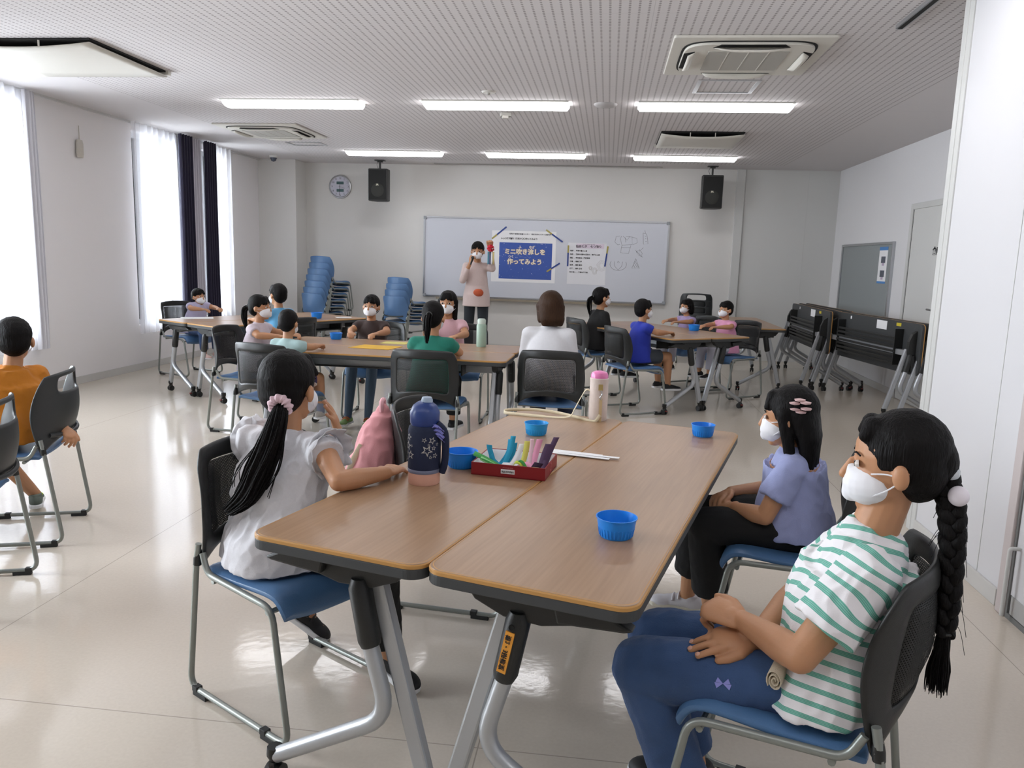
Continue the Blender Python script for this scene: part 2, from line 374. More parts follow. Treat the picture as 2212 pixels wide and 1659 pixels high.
# near right door
dn = struct(empty('door_2', (XN, 2.7, 0)))
b = MB(); b.box(-.03, 0, .50, .56, 0, CZ); b.build('door_frame', mat('pinkish_grey_frame', '#c2b8b6', .4), dn, bevel=.006)
b = MB(); b.box(-.012, 0, -.5, .49, .1, 2.3); b.build('door_panel', m_wall_near, dn)
b = MB(); b.box(-.016, 0, -.5, .47, .025, .10); b.build('kick_strip', mat('kick_grey', '#a9a8a6', .4), dn)
b = MB(); b.box(-.018, 0, .485, .499, .0, CZ); b.box(-.018, 0, -.5, .485, 0, .022); b.build('door_gap', mat('door_gap_grey', '#6f6f6d', .7), dn)
b = MB(); b.tube(rpath([(-.012, .46, .30), (-.05, .46, .30), (-.05, .46, .02)], .012), .008); b.build('floor_bolt', m_trim, dn, smooth=True)

# ------------------------------------------------------------------ curtains
def curtain(name, y0, y1, m, label, z0=.42, z1=CZ-.02, depth=.035, waves=9, x=XL+.09, taper=0):
    b = MB()
    def fn(u, v):
        y = y0+(y1-y0)*u; ym = (y0+y1)/2; k = 1-taper*math.sin(PI*min(1, v*1.1))*.5
        return (x+math.sin(u*waves*2*PI+math.sin(v*3)*.4)*depth*(.7+.3*v)+.01*math.sin(u*31), ym+(y-ym)*k, z1+(z0-z1)*v+.006*math.sin(u*waves*2*PI))
    b.grid(fn, waves*10, 14)
    return tag(b.build(name, m, smooth=True, auto=180), label, 'curtain')
curtain('sheer_curtain', 8.08, 8.98, m_sheer, 'white sheer curtain left of the two navy curtains at the far window', waves=8)
curtain('navy_curtain', 8.90, 9.20, m_navy_c, 'dark navy curtain bundle, the one nearer the camera', waves=5, x=XL+.16, z0=.45)
curtain('sheer_curtain', 9.21, 9.50, mat('grey_sheer', '#c9c6cf', .9), 'narrow grey white curtain bunched between the two navy curtains', waves=5, x=XL+.10)
curtain('navy_curtain', 9.49, 9.77, m_navy_c, 'dark navy curtain bundle, the one nearer the far corner', waves=5, x=XL+.16, z0=.45)
curtain('sheer_curtain', 9.72, 10.34, m_sheer, 'white sheer curtain right of both navy curtains, nearest the far corner', waves=6)
curtain('sheer_curtain', 4.35, 6.50, m_sheer, 'white sheer curtain over the bright window at the left edge', waves=16)
curtain('sheer_curtain', 6.50, 6.66, mat('bunched_sheer', '#dcdce2', .9), 'gathered white curtain edge beside the left wall with the small sensor', waves=3)
b = MB(); b.lathe([(.0, -.045), (.028, -.045), (.034, -.02), (.034, .05), (.026, .075), (.0, .078)], seg=16)
b.box(-.003, .003, -.003, .003, .075, .17)
o = b.build('wall_sensor', mat('sensor_beige', '#bdb8ae', .5), smooth=True); o.location = (XL+.03, 7.32, 2.28); o.scale = (.8, 1.3, 1.4)
tag(o, 'small beige teardrop sensor on the left wall between the windows', 'sensor')

# ------------------------------------------------------------------ ceiling fixtures
m_lamp = mat('lamp_diffuser', '#fdfcff', .5, emit=LAMP_E)
lamps = [(-3.53+.64, 7.07), (-1.68+.64, 7.07), (.19+.64, 7.07), (-3.5+.64, 10.36), (-1.63+.64, 10.36), (.255+.645, 10.44)]
words = ['leftmost of the three in the nearer row', 'middle of the three in the nearer row', 'rightmost of the three in the nearer row', 'leftmost of the three in the far row', 'middle of the three in the far row', 'rightmost of the three in the far row']
lamps += [(x, y) for y in (3.7, .35) for x in (-2.9, -1.04, .75)]
lp = None
for i, (x, y) in enumerate(lamps):
    if lp is None:
        lp = empty('ceiling_light', (x, y, CZ), 0, 'long white tube ceiling light, '+words[0], 'ceiling light', 'bar lights on the ceiling')
        b = MB(); b.box(-.64, .64, -.13, .13, -.012, 0); b.build('lamp_base', m_white_pl, lp, bevel=.004)
        b = MB(); N = 8
        pf = [(-.115, 0)]+[(-.115*math.cos(PI*k/N), -.012-.045*math.sin(PI*k/N)**.6) for k in range(N+1)]+[(.115, 0)]
        vs = [(xx, p[0]*(.75 if abs(xx) > .63 else 1), p[1]*(.6 if abs(xx) > .63 else 1)) for xx in (-.64, -.62, .62, .64) for p in pf]; K = len(pf)
        b.add(vs, [(r*K+k, r*K+k+1, (r+1)*K+k+1, (r+1)*K+k) for r in range(3) for k in range(K-1)]+[tuple(range(K)), tuple(range(3*K, 4*K))])
        b.build('lamp_diffuser', m_lamp, lp)
    else:
        lab = 'long white tube ceiling light, '+words[i] if i < 6 else 'long white tube ceiling light above the frame, %s, %s' % (('left', 'middle', 'right')[i % 3], 'over the near tables' if y > 2 else 'over the viewer')
        copy_tree(lp, (x, y, CZ), 0, lab)
def cassette(x, y, rz, label, w=.475, openv=.5):
    a = empty('air_conditioner', (x, y, CZ), rz, label, 'air conditioner', 'four-way ceiling cassettes')
    b = MB(); b.prism(rpoly(-w, w, -w, w, .02), -.018, 0); b.build('panel', m_ac, a, bevel=.006)
    b = MB(); k = w*.86
    pts = []
    for i in range(48):
        t = 2*PI*i/48; c, s_ = math.cos(t), math.sin(t); e = .38
        pts.append((k*abs(c)**e*(1 if c > 0 else -1), k*abs(s_)**e*(1 if s_ > 0 else -1)))
    b.prism(pts, -.022, -.016); b.build('air_slot', m_dark, a)
    b = MB(); b.prism([(p[0]*.965, p[1]*.965) for p in pts], -.036, -.016); b.build('cover', m_ac, a, bevel=.005)
    g = MB(); g.prism(rpoly(-k*.60, k*.60, -k*.58, k*.58, .01), -.040, -.034); g.build('intake_grille', m_grille, a)
    for i in (-1, 0, 1): g = MB(); g.box(i*k*.3-.003, i*k*.3+.003, -k*.58, k*.58, -.042, -.038); g.build('grille_rib', m_ac, a)
    for i in range(4):
        R_ = Matrix.Rotation(i*PI/2, 4, 'Z')
        b = MB(); b.prism([(-k*.56, k*.80), (k*.56, k*.80), (k*.46, k*.955), (-k*.46, k*.955)], -.0375, -.034, M=R_); b.build('outlet', m_dark, a)
        b = MB(); tl = .35+.35*openv
        b.grid(lambda u, v: R_ @ V3(((u*2-1)*k*(.54-.07*v), k*(.795+.145*v*(1-.3*openv))+0, -.040-.034*tl*math.sin(PI*min(1, v*.9))*(1-(2*u-1)**4)-.014*openv*v)), 12, 4)
        b.build('louvre', m_ac, a, smooth=True, solid=.003)
    return a
cassette(.80, 5.45, 0, 'square four-way air conditioner in the ceiling, nearest right above the lights', openv=.9)
cassette(-3.82, 8.72, 0, 'square four-way air conditioner in the left ceiling, above the clock side')
def vpanel(x, y, label, w=.42, l=.46):
    a = empty('ventilation_unit', (x, y, CZ), 0, label, 'ventilation unit', 'flat ceiling ventilation panels')
    b = MB(); b.box(-w, w, -l, l, -.012, 0); b.build('air_slot', m_dark, a)
    b = MB()
    def fn(u, v):
        return ((u-.5)*2*w, (v-.5)*2*l, -.030-.030*(1-(2*u-1)**2)*(1-v)-.01*v)
    b.grid(fn, 14, 6); b.build('cover_plate', m_ac, a, smooth=True, solid=.010)
    b = MB(); b.box(-w-.02, w+.02, l-.02, l+.02, -.03, 0); b.build('back_edge', m_ac, a)
    for q in (-.3, .3): b = MB(); b.box(w*q-.004, w*q+.004, -l+.002, -l+.012, -.05, 0); b.build('slot_rib', m_ac, a)
    return a
vpanel(.90, 8.92, 'flat white ventilation panel with dark curved slot, in front of the right speaker')
vpanel(-3.95, 5.47, 'large flat white ventilation panel at the upper left of the ceiling', w=.52)
def hatch(x, y, wx, wy, label, m=None):
    a = MB(); t = .03
    for q in ((-wx, wx, -wy, -wy+t), (-wx, wx, wy-t, wy), (-wx, -wx+t, -wy+t, wy-t), (wx-t, wx, -wy+t, wy-t)): a.box(*q, -.006, 0)
    o = a.build('ceiling_hatch', m or m_alu, bevel=.001); o.location = (x, y, CZ); return tag(o, label, 'hatch')
hatch(.823, 6.37, .228, .228, 'square metal framed access hatch beside the big air conditioner')
hatch(-3.81, 9.73, .228, .14, 'thin framed access hatch beside the left air conditioner')
b = MB(); b.prism(rpoly(-.022, .022, -.6, .6, .02), -.02, 0); b.k = 1; b.box(-.012, .012, -.58, .58, -.022, -.019)
o = b.build('curtain_rail', [m_alu, m_dark]); o.location = (1.54, 4.22, CZ); tag(o, 'dark grey track slot at the top right of the ceiling', 'track')
b = MB(); b.lathe([(0, -.022), (.085, -.02), (.1, -.008), (.102, 0)], seg=30, capb=False)
o = b.build('ceiling_speaker', mat('ceiling_speaker_grey', '#b4b1b0', .6), smooth=True); o.location = (-.087, 7.09, CZ); tag(o, 'round grey flush speaker between two ceiling lights', 'speaker')
a = empty('smoke_detector', (-1.035, 6.60, CZ), 0, 'faint white round detector in front of the middle light', 'detector')
b = MB(); b.lathe([(0, -.012), (.05, -.012), (.06, 0)], seg=24, capb=False); b.build('body', m_ceil if 0 else m_white_pl, a, smooth=True)
b = MB(); b.lathe([(0, -.03), (.012, -.026), (.014, -.01)], seg=12, capb=False); b.build('sensor_tip', m_grille, a, smooth=True)
a = empty('motion_sensor', (-1.015, 7.53, CZ), .3, 'small boxy grey sensor behind the middle light', 'sensor')
b = MB(); b.box(-.05, .05, -.04, .04, -.035, 0); b.build('body', m_grille, a, bevel=.006)
b = MB(); b.box(-.035, .02, -.045, 0, -.055, -.03); b.build('lens', m_ac, a, bevel=.004)
a = empty('security_camera', (-4.79, 10.97, CZ), 0, 'small dome security camera on the ceiling by the far left corner', 'camera')
b = MB(); b.lathe([(0, -.03), (.055, -.03), (.06, 0)], seg=24, capb=False); b.build('mount', m_white_pl, a, smooth=True)
b = MB(); b.lathe([(0, -.085), (.03, -.075), (.048, -.03)], seg=24, capb=False); b.build('dome', mat('smoky_dome', '#4b5160', .15), a, smooth=True)
b = MB(); b.box(-2.59, .70, 11.53, 11.58, CZ-.012, CZ); tag(b.build('projection_screen_slot', mat('slot_grey', '#8c8a86', .6)), 'long thin grey screen slot in the ceiling above the whiteboard', 'screen slot')

# ------------------------------------------------------------------ clock, speakers
a = empty('wall_clock', (-4.075, YF, 2.362), 0, 'round silver rimmed wall clock with two green displays', 'clock')
def cyl_y(b, r0, r1, y0, y1, seg=48): return b.lathe([(r0, y0), (r1, y1)], seg=seg, capb=True, capt=True, M=Matrix.Rotation(PI/2, 4, 'X'))
b = MB(); b.lathe([(.150, 0), (.172, .006), (.176, .02), (.170, .036), (.158, .040), (.150, .034), (.150, 0)], seg=48, capb=False, M=Matrix.Rotation(PI/2, 4, 'X')); b.build('rim', m_alu, a, smooth=True)
b = MB(); cyl_y(b, .152, .152, .0, .024); b.build('clock_face', mat('clock_face', '#c4c4d0', .4), a)
for zc in (.055, -.055):
    b = MB(); b.prism(rpoly(-.055, .055, zc-.021, zc+.021, .004, 2), .024, .027, M=Matrix.Rotation(PI/2, 4, 'X')); b.build('display', mat('lcd_green', '#3f5f60', .3), a)
for h in range(1, 13):
    t = PI/2-h*PI/6; text('numeral', str(h), .038, m_greyink, a, Matrix.Translation((.125*math.cos(t), -.0255, .125*math.sin(t))) @ M_BACK)
b = MB(); b.bar((-.008, -.029, .03), (.008*-1, -.029, -.125), .006, .002); b.build('minute_hand', m_greyink, a)
b = MB(); b.bar((-.02, -.031, .006), (.078, -.031, -.025), .007, .002); b.build('hour_hand', m_greyink, a)
def speaker(x, y, label, tx):
    a = empty('hanging_speaker', (x, y, CZ), 0, label, 'speaker', 'black speakers hung from the ceiling')
    b = MB(); b.box(-.07, .07, -.05, .05, -.012, 0); b.box(-.012, .012, -.012, .012, -.15, -.01); b.box(-.035, .035, -.02, .03, -.03, -.012); b.tube(spline([(-.03, 0, -.01), (-.05, .01, -.07), (-.01, .02, -.15)]), .003, 6)
    b.build('ceiling_bracket', m_black, a, bevel=.002)
    b = MB(); b.prism([(-.142, -.12), (.142, -.12), (.142, .02), (.08, .13), (-.08, .13), (-.142, .02)], -.58, -.13); b.build('cabinet', m_black, a, bevel=.012)
    b = MB(); b.prism(rpoly(-.128, .128, -.56, -.15, .012, 3), .120, .126, M=Matrix.Rotation(PI/2, 4, 'X')); b.build('speaker_grille', mat('speaker_cloth', '#121312', .85, bump=.6, bscale=700), a)
    b = MB(); b.lathe([(.095, .126), (.09, .129), (.05, .1275), (.0, .127)], seg=36, capb=False, M=Matrix.Rotation(PI/2, 4, 'X')); o = b.build('woofer', mat('woofer_grey', '#232420', .8), a, smooth=True); o.location = (0, 0, -.43)
    text('logo', 'JBL', .030, mat('logo_silver', '#c8c4b0', .4), a, Matrix.Translation((tx, -.130, -.355)) @ M_BACK, bold=.001)
    return a
speaker(-3.33, 11.30, 'black speaker hanging from the ceiling left of the whiteboard', .0)
speaker(1.375, 11.38, 'black speaker hanging from the ceiling right of the whiteboard', .0)

# ------------------------------------------------------------------ whiteboard and what hangs on it
WBX0, WBX1, WBZ0, WBZ1 = -2.775, .862, .765, 1.960
a = empty('whiteboard', ((WBX0+WBX1)/2, YF, 0), 0, 'wide white board in an aluminium frame on the front wall', 'whiteboard')
hw = (WBX1-WBX0)/2
b = MB(); b.box(-hw+.02, hw-.02, -.03, 0, WBZ0+.02, WBZ1-.02); b.build('board_surface', mat('whiteboard_enamel', '#cdd0d8', .22), a)
b = MB(); b.box(-hw, hw, -.045, 0, WBZ1-.022, WBZ1); b.box(-hw, hw, -.045, 0, WBZ0, WBZ0+.022); b.box(-hw, -hw+.022, -.045, 0, WBZ0+.022, WBZ1-.022); b.box(hw-.022, hw, -.045, 0, WBZ0+.022, WBZ1-.022); b.build('frame', m_alu, a)
for x in (-hw, hw-.045):
    for z in (WBZ0, WBZ1-.045): b = MB(); b.box(x, x+.045, -.05, 0, z, z+.045); b.build('corner_cap', mat('corner_grey', '#8e9398', .5), a, bevel=.006)
b = MB(); b.box(-1.6, 1.6, -.12, -.03, WBZ0-.03, WBZ0-.015); b.box(-1.6, 1.6, -.125, -.118, WBZ0-.03, WBZ0); b.build('marker_tray', mat('tray_brown', '#8f8574', .5), a)
BY = YF-.0305
def sheet(name, x0, x1, z0, z1, m, label, cat, y=BY):
    a = empty(name, ((x0+x1)/2, y, (z0+z1)/2), 0, label, cat)
    b = MB(); hx, hz = (x1-x0)/2, (z1-z0)/2
    b.add([(-hx, -.0015, -hz), (hx, -.0015, -hz), (hx, -.0015, hz), (-hx, -.0015, hz), (-hx, 0, -hz), (hx, 0, -hz), (hx, 0, hz), (-hx, 0, hz)], [(0,1,2,3),(5,4,7,6),(0,4,5,1),(1,5,6,2),(2,6,7,3),(3,7,4,0)])
    b.build('paper_sheet', m, a); return a
a = sheet('workshop_poster', -1.735, -.775, 1.02, 1.775, m_paper, 'large poster with a blue night sky title on the whiteboard', 'poster')
def T(par, name, s_, size, x, z, m, bold=0, al='CENTER', y=-.003): return text(name, s_, size, m, par, Matrix.Translation((x, y, z)) @ M_BACK, bold, al, .0004)
T(a, 'heading', '令和5年度若林児童センター　若林中央センターの冒険隊', .0245, .09, .33, m_greyink, .0006)
T(a, 'heading', 'レッツ雑紙部！ 雑紙で〇〇作ってみよう', .030, -.07, .262, m_ink, .001)
b = MB(); b.prism([(-.395, -.33), (.395, -.33), (.395, .205), (-.395, .205)], .0015, .0028, M=Matrix.Rotation(PI/2, 4, 'X')); o = b.build('title_panel', mat('night_blue', '#3a57a5', .6, var=.08, vscale=30), a); o.location = (.03, 0, 0)
m_cream = mat('cream_ink', '#efe4cf', .7); m_tan = mat('tan_outline', '#a58a6a', .7)
for body_, sz, x, z in (('ミニ吹き流しを', .088, .02, .068), ('作ってみよう', .088, .02, -.078)):
    T(a, 'title_outline', body_, sz, x, z, m_tan, .0062, y=-.0034); T(a, 'title', body_, sz, x, z, m_cream, .0028, y=-.0042)
for body_, x, z in (('ふ', -.055, .140), ('なが', .125, .140), ('つく', -.185, -.005)): T(a, 'reading_aid', body_, .045, x, z, m_cream, .0012, y=-.0042)
b = MB()
rnd = random.Random(3)
for i in range(60):
    x, z, r = rnd.uniform(-.37, .36), rnd.uniform(-.31, .2), rnd.choice((.0016, .002, .004)); b.prism([(x-r, z), (x, z-r*1.6), (x+r, z), (x, z+r*1.6)], .0028, .0032, M=Matrix.Rotation(PI/2, 4, 'X'))
b.bar((-.13, -.0032, .03), (.06, -.0032, -.02), .003, .0006); b.bar((.02, -.0032, .05), (.10, -.0032, -.03), .003, .0006)
b.build('stars', m_paper, a)
a2 = sheet('explanation_sheet', -.595, -.03, 1.02, 1.625, mat('notice_paper', '#dfe0e4', .8), 'white sheet listing the seven star festival ornaments, right of the poster', 'notice')
b = MB(); b.prism([(-.165, .225), (.245, .225), (.245, .292), (-.165, .292)], .0015, .0022, M=Matrix.Rotation(PI/2, 4, 'X')); b.build('title_band', mat('pale_pink_band', '#d8cbd9', .7), a2)
T(a2, 'title', '仙台七夕　七つ飾り', .042, .02, .25, m_ink, .0012); T(a2, 'reading_aid', 'せんだいたなばた なな かざ', .014, .02, .283, m_ink)
for i, (k, v) in enumerate((('短冊', '学問や書の上達'), ('紙衣', '病気や災難の厄除け、裁縫の上達'), ('折鶴', '家内安全、健康長寿'), ('巾着', '商売繁盛'), ('投網', '豊漁 豊作'), ('屑籠', '清潔 倹約'), ('吹き流し', '織姫の織り糸'))):
    T(a2, 'list_line', k+' … '+v, .0235, -.25, .185-i*.052, m_ink, .0006, 'LEFT')
b = MB()
for cx, cz, r in ((.12, -.10, .05), (.22, -.02, .08), (.06, -.06, .03)):
    for k in range(3): b.tube([(cx+r*(1-k*.25)*math.cos(t*.6)*(.8+.2*math.sin(3*t)), -.002, cz+r*(1-k*.25)*math.sin(t*.6)) for t in range(12)], .0012, 4)
b.build('faint_drawing', mat('faint_grey_ink', '#b5b0a8', .8), a2)
m_navy = mat('magnet_navy', '#2b4489', .4); m_gold = mat('magnet_gold', '#a79a52', .4)
def magnet(x0, z0, x1, z1, label, flip=False):
    a = empty('bar_magnet', (0, BY-.002, 0), 0, label, 'magnet', 'navy and yellow bar magnets on the whiteboard')
    p, q = V3((x0, 0, z0)), V3((x1, 0, z1)); c = p.lerp(q, .35)
    b = MB(); b.bar(p, c, .022, .008, (0, 1, 0)); b.build('yellow_end', m_gold, a)
    b = MB(); b.bar(c, q, .022, .008, (0, 1, 0)); b.build('navy_end', m_navy, a)
magnet(-1.735, 1.65, -1.52, 1.83, 'slanted bar magnet at the top left corner of the blue poster')
magnet(-.93, 1.80, -.68, 1.63, 'slanted bar magnet at the top right corner of the blue poster')
magnet(-.90, 1.19, -.71, 1.32, 'slanted bar magnet below the right side of the blue poster')
magnet(-.592, 1.585, -.592, 1.28, 'upright bar magnet on the left edge of the ornament list')
magnet(-.012, 1.585, -.045, 1.29, 'upright bar magnet on the right edge of the ornament list')
m_mk = mat('marker_line', '#3c3d42', .6)
def sketch(label, strokes):
    b = MB()
    for s_ in strokes: b.tube([(x, 0, z) for x, z in s_], .0017, 4)
    o = b.build('marker_drawing', m_mk); o.location = (0, BY, 0); return tag(o, label, 'drawing', 'marker drawings on the whiteboard')
sketch('small marker drawing of a kimono on the whiteboard', [[(.16,1.74),(.10,1.73),(.085,1.65),(.13,1.61),(.16,1.62)],[(.18,1.74),(.16,1.70),(.19,1.61),(.34,1.62),(.33,1.73),(.24,1.735)],[(.20,1.74),(.26,1.68),(.30,1.74)],[(.23,1.72),(.245,1.65)],[(.33,1.73),(.40,1.71),(.41,1.65),(.35,1.62)],[(.19,1.61),(.175,1.50),(.29,1.49),(.32,1.61)],[(.185,1.57),(.31,1.575)]])
sketch('marker drawing of a tassel strip at the upper right of the whiteboard', [[(.51,1.83),(.52,1.79)],[(.485,1.79),(.54,1.78),(.565,1.64),(.50,1.63),(.485,1.79)],[(.515,1.75),(.53,1.74)],[(.52,1.71),(.535,1.71)],[(.525,1.67),(.545,1.675)]])
sketch('marker drawing of a folded bird on the whiteboard', [[(.40,1.52),(.45,1.55),(.44,1.47),(.40,1.52)],[(.45,1.55),(.49,1.50),(.48,1.45),(.44,1.47)],[(.39,1.54),(.50,1.44)],[(.47,1.55),(.50,1.58)]])
sketch('round marker drawing of a ring garland low on the whiteboard', [[(.05+.0*k+.10-.12*math.cos(t), 1.33-.09*math.sin(t*1.0)+.09*math.cos(2*t)*0) for t in [PI*k2/10-.5 for k2 in range(14)]] for k in range(1)]+[[(.09,1.37),(.10,1.30),(.15,1.25),(.20,1.30),(.21,1.37)],[(.135,1.36),(.15,1.375),(.165,1.36),(.15,1.345),(.135,1.36)]])
sketch('triangular shaded marker drawing low on the whiteboard', [[(.40,1.42),(.35,1.28),(.46,1.28),(.40,1.42)],[(.38,1.36),(.43,1.29)],[(.39,1.39),(.45,1.29)],[(.37,1.33),(.40,1.28)]])

# pin board on the right wall
a = empty('notice_board', (XR, 10.25, 0), 0, 'grey pin board in a silver frame on the right wall', 'notice board')
b = MB(); b.box(-.012, 0, -.93, .94, .66, 1.655); b.build('board_surface', mat('board_grey_cloth', '#8d9292', .9, bump=.3), a)
b = MB(); b.box(-.03, 0, -.97, -.93, .63, 1.685); b.box(-.03, 0, .94, .98, .63, 1.685); b.box(-.03, 0, -.93, .94, 1.655, 1.685); b.box(-.03, 0, -.93, .94, .63, .66); b.build('frame', m_alu, a, bevel=.004)
a = empty('instruction_sheet', (XR-.014, 9.60, 1.42), 0, 'narrow white and blue instruction sheet on the grey pin board', 'notice')
def xsheet(par, name, y0, y1, z0, z1, x, m): 
    b = MB(); b.box(x-.001, x, y0, y1, z0, z1); return b.build(name, m, par)
xsheet(a, 'paper_sheet', -.14, .14, -.21, .21, 0, m_paper); m_bl = mat('print_blue', '#4a82bf', .6)
xsheet(a, 'blue_band', -.14, .14, .17, .21, -.0012, m_bl); xsheet(a, 'blue_band', -.14, .14, -.21, -.185, -.0012, m_bl)
for z in (.07, -.09):
    xsheet(a, 'picture', -.08, .06, z-.045, z+.03, -.0012, mat('print_dark', '#565a66', .6)); xsheet(a, 'picture', -.05, .02, z-.075, z-.045, -.0012, mat('print_lilac', '#b9a9bd', .6))
# ================================================================== TABLES
TA = math.radians(15.3)
TW, TL = .476, 1.80
def table_mesh_parts(par, m, folded, sticker=False):
    # part of the top assembly is modelled flat, then turned up on its beam when folded
    piv = .655
    R = (Matrix.Translation((0, 0, piv)) @ Matrix.Rotation(PI/2, 4, 'Y') @ Matrix.Translation((0, 0, -piv))) if folded else Matrix()
    def put(b, *a, **k):
        o = b.build(*a, **k)
        if folded: o.data.transform(R)
        return o
    h = TW/2
    b = MB(); pl = rpoly(-h, h, 0, TL, .045, 8)
    b.prism(rpoly(-h+.0025, h-.0025, .0025, TL-.0025, .043, 8), .684, .7005); put(b, 'tabletop', m_wood, par, bevel=.0015)
    b = MB()
    for i in range(2):
        pass
    N = len(pl); vs = []
    for (dx, z) in ((0, .6895), (0, .697), (-.0025, .6998), (-.008, .7008), (-.008, .6895)):
        k = (h+dx)/h; ky = 1
        for x, y in pl: vs.append((x*(h+dx)/h, TL/2+(y-TL/2)*(TL/2+dx)/(TL/2), z))
    b.add(vs, [(r*N+i, r*N+(i+1) % N, ((r+1) % 5)*N+(i+1) % N, ((r+1) % 5)*N+i) for r in range(5) for i in range(N)])
    put(b, 'edge_band', m_edge, par, smooth=True)
    b = MB(); b.prism(rpoly(-h+.0005, h-.0005, .0005, TL-.0005, .045, 8), .664, .6893); put(b, 'underside_board', m_under, par, bevel=.003)
    for end in (0, 1):
        def Y(y): return y if end == 0 else TL-y
        # curved hub bracket
        b = MB()
        prof = [(-.185*m, .668), (-.165*m, .640), (-.10*m, .608), (-.02*m, .590), (.07*m, .594), (.14*m, .622), (.175*m, .668)]
        if m < 0: prof = prof[::-1]
        y0, y1 = sorted((Y(.065), Y(.105)))
        b.prism([(x, z) for x, z in prof], -y1, -y0, M=Matrix.Rotation(PI/2, 4, 'X'))
        put(b, 'hinge_bracket', m_black, par, bevel=.004)
        b = MB()
        pr = [(-.225*m, .628), (-.205*m, .622), (-.06*m, .612), (-.05*m, .650), (-.17*m, .655)]
        y0, y1 = sorted((Y(.045), Y(.085))); b.prism(pr if m > 0 else pr[::-1], -y1, -y0, M=Matrix.Rotation(PI/2, 4, 'X'))
        put(b, 'release_lever', m_black, par, bevel=.006)
        # straight flat post and bent tube
        b = MB(); b.bar((.055*m, Y(.10), .655), (.213*m, Y(.10), .085), .030, .042, (1, 0, 0)); b.build('straight_post', m_silver, par, bevel=.006)
        b = MB(); b.tube(rpath([(.042*m, Y(.072), .52), (.062*m, Y(.072), .455), (.118*m, Y(.072), .272), (-.218*m, Y(.072), .078)], [.05, .15, .095, .05]), .0205, 16)
        b.build('bent_tube', m_silver, par, smooth=True)
        b = MB(); b.tube([(.035*m, Y(.072), .612), (.036*m, Y(.072), .590), (.062*m, Y(.072), .462), (.066*m, Y(.072), .447)], [.020, .0285, .0285, .024], 18)
        b.build('black_sleeve', m_black, par, smooth=True)
        for cx in (.215*m, -.225*m):
            b = MB(); cy = Y(.10 if cx*m > 0 else .072)
            b.tube([(cx, cy, .10), (cx, cy, .078), (cx, cy, .058)], [.020, .022, .012], 12)
            b.tube([(cx-.020, cy, .027), (cx-.006, cy, .027)], .0255, 18); b.tube([(cx+.006, cy, .027), (cx+.020, cy, .027)], .0255, 18)
            b.box(cx-.008, cx+.008, cy-.016, cy+.016, .03, .062)
            c_ = b.build('caster', m_black, par, smooth=True)
            if cx*m < 0:
                b = MB(); b.box(cx-.01, cx+.01, cy-.036, cy-.02, .034, .042); b.build('brake_pedal', mat('brake_red', '#7c2a2a', .5), c_)
    b = MB(); b.box(.03*m-.025, .03*m+.025, .09, TL-.09, .590, .640)
    b.build('beam', m_silver, par, bevel=.004)
    # shelf ribs under the top
    b = MB()
    for k in range(7):
        x = -.17*m+.05*k*m*.8; b.box(min(x, x+.022*m), max(x, x+.022*m), .30, TL-.30, .575+.004*abs(k-3), .586+.004*abs(k-3))
    b.box(-.17, .17, .30, .312, .58, .665); b.box(-.17, .17, TL-.312, TL-.30, .58, .665)
    put(b, 'shelf', m_black, par, bevel=.003)
TGRP = 'flip-top tables set up in the room'
def table(x, y, rz, m, label, folded=False, group=TGRP, name='folding_table'):
    a = empty(name, (x, y, 0), rz, label, 'table', group); table_mesh_parts(a, m, folded); return a
Lv = V3((math.sin(TA), math.cos(TA), 0)); Rv = V3((math.cos(TA), -math.sin(TA), 0)); T0 = V3((-.372, 1.584, 0))
pl_ = T0-Rv*(TW/2+.001); pr_ = T0+Rv*(TW/2+.001)
t_left = table(pl_.x, pl_.y, -TA, 1, 'nearest wood topped table, left one of the pair, beside the girl in white')
t_right = table(pr_.x, pr_.y, -TA, -1, 'nearest wood topped table, right one of the pair, with an orange label')
def table_copy(src, x, y, rz, label): return copy_tree(src, (x, y, 0), rz, label)
# middle pair, long side across the view (long axis along X)
table_copy(t_left, -2.43, 5.33, math.radians(-91.5), 'middle table lying across the view, nearer of the two with the yellow paper')
table_copy(t_right, -2.415, 5.81, math.radians(-91.5), 'middle table lying across the view, farther of the two with the mint bottle')
# left pair by the window
L30 = math.radians(-30)
table_copy(t_right, -4.03, 6.86, L30, 'table by the window, left one of the far left pair')
table_copy(t_right, -3.61, 6.62, L30, 'table by the window, right one of the far left pair')
# right pair
R35 = math.radians(35)
table_copy(t_left, .80, 7.20, R35, 'far right pair of tables under the whiteboard side, left table')
table_copy(t_right, 1.19, 7.474, R35, 'far right pair of tables under the whiteboard side, right table')
table_copy(t_left, 1.715, 8.72, 0, 'single table at the back right standing apart by the wall panels')
# left, mostly out of frame
table_copy(t_right, -3.42, 3.36, math.radians(112), 'table beyond the left edge in front of the boy in orange')
# folded tables
fg = 'folded tables parked by the right wall'
f1 = table(2.83, 7.42, math.radians(9), -1, 'folded table nearest the viewer in the parked row, with white label', True, fg, 'folded_table')
for x, z0, z1, w_, m_, nm in ((-.1, .80, .845, .20, m_paper, 'white_label'), (0, .85, .868, .085, mat('yellow_label', '#cdb92c', .6), 'yellow_label'), (0, .845, .88, .03, m_paper, 'small_tag')):
    b = MB(); y0 = {'white_label': .62, 'yellow_label': .36, 'small_tag': 1.36}[nm]
    z0, z1 = {'white_label': (.79, .875), 'yellow_label': (.845, .875), 'small_tag': (.84, .87)}[nm]
    b.box(.0075, .0095, y0, y0+w_, z0, z1); b.build(nm, m_, f1)
copy_tree(f1, (2.95, 7.38, 0), math.radians(9), 'folded table right behind the nearest one in the parked row')
copy_tree(f1, (2.46, 9.03, 0), math.radians(0), 'folded table at the far end of the parked row, front one')
copy_tree(f1, (2.60, 9.16, 0), math.radians(1), 'folded table at the far end of the parked row, second one')
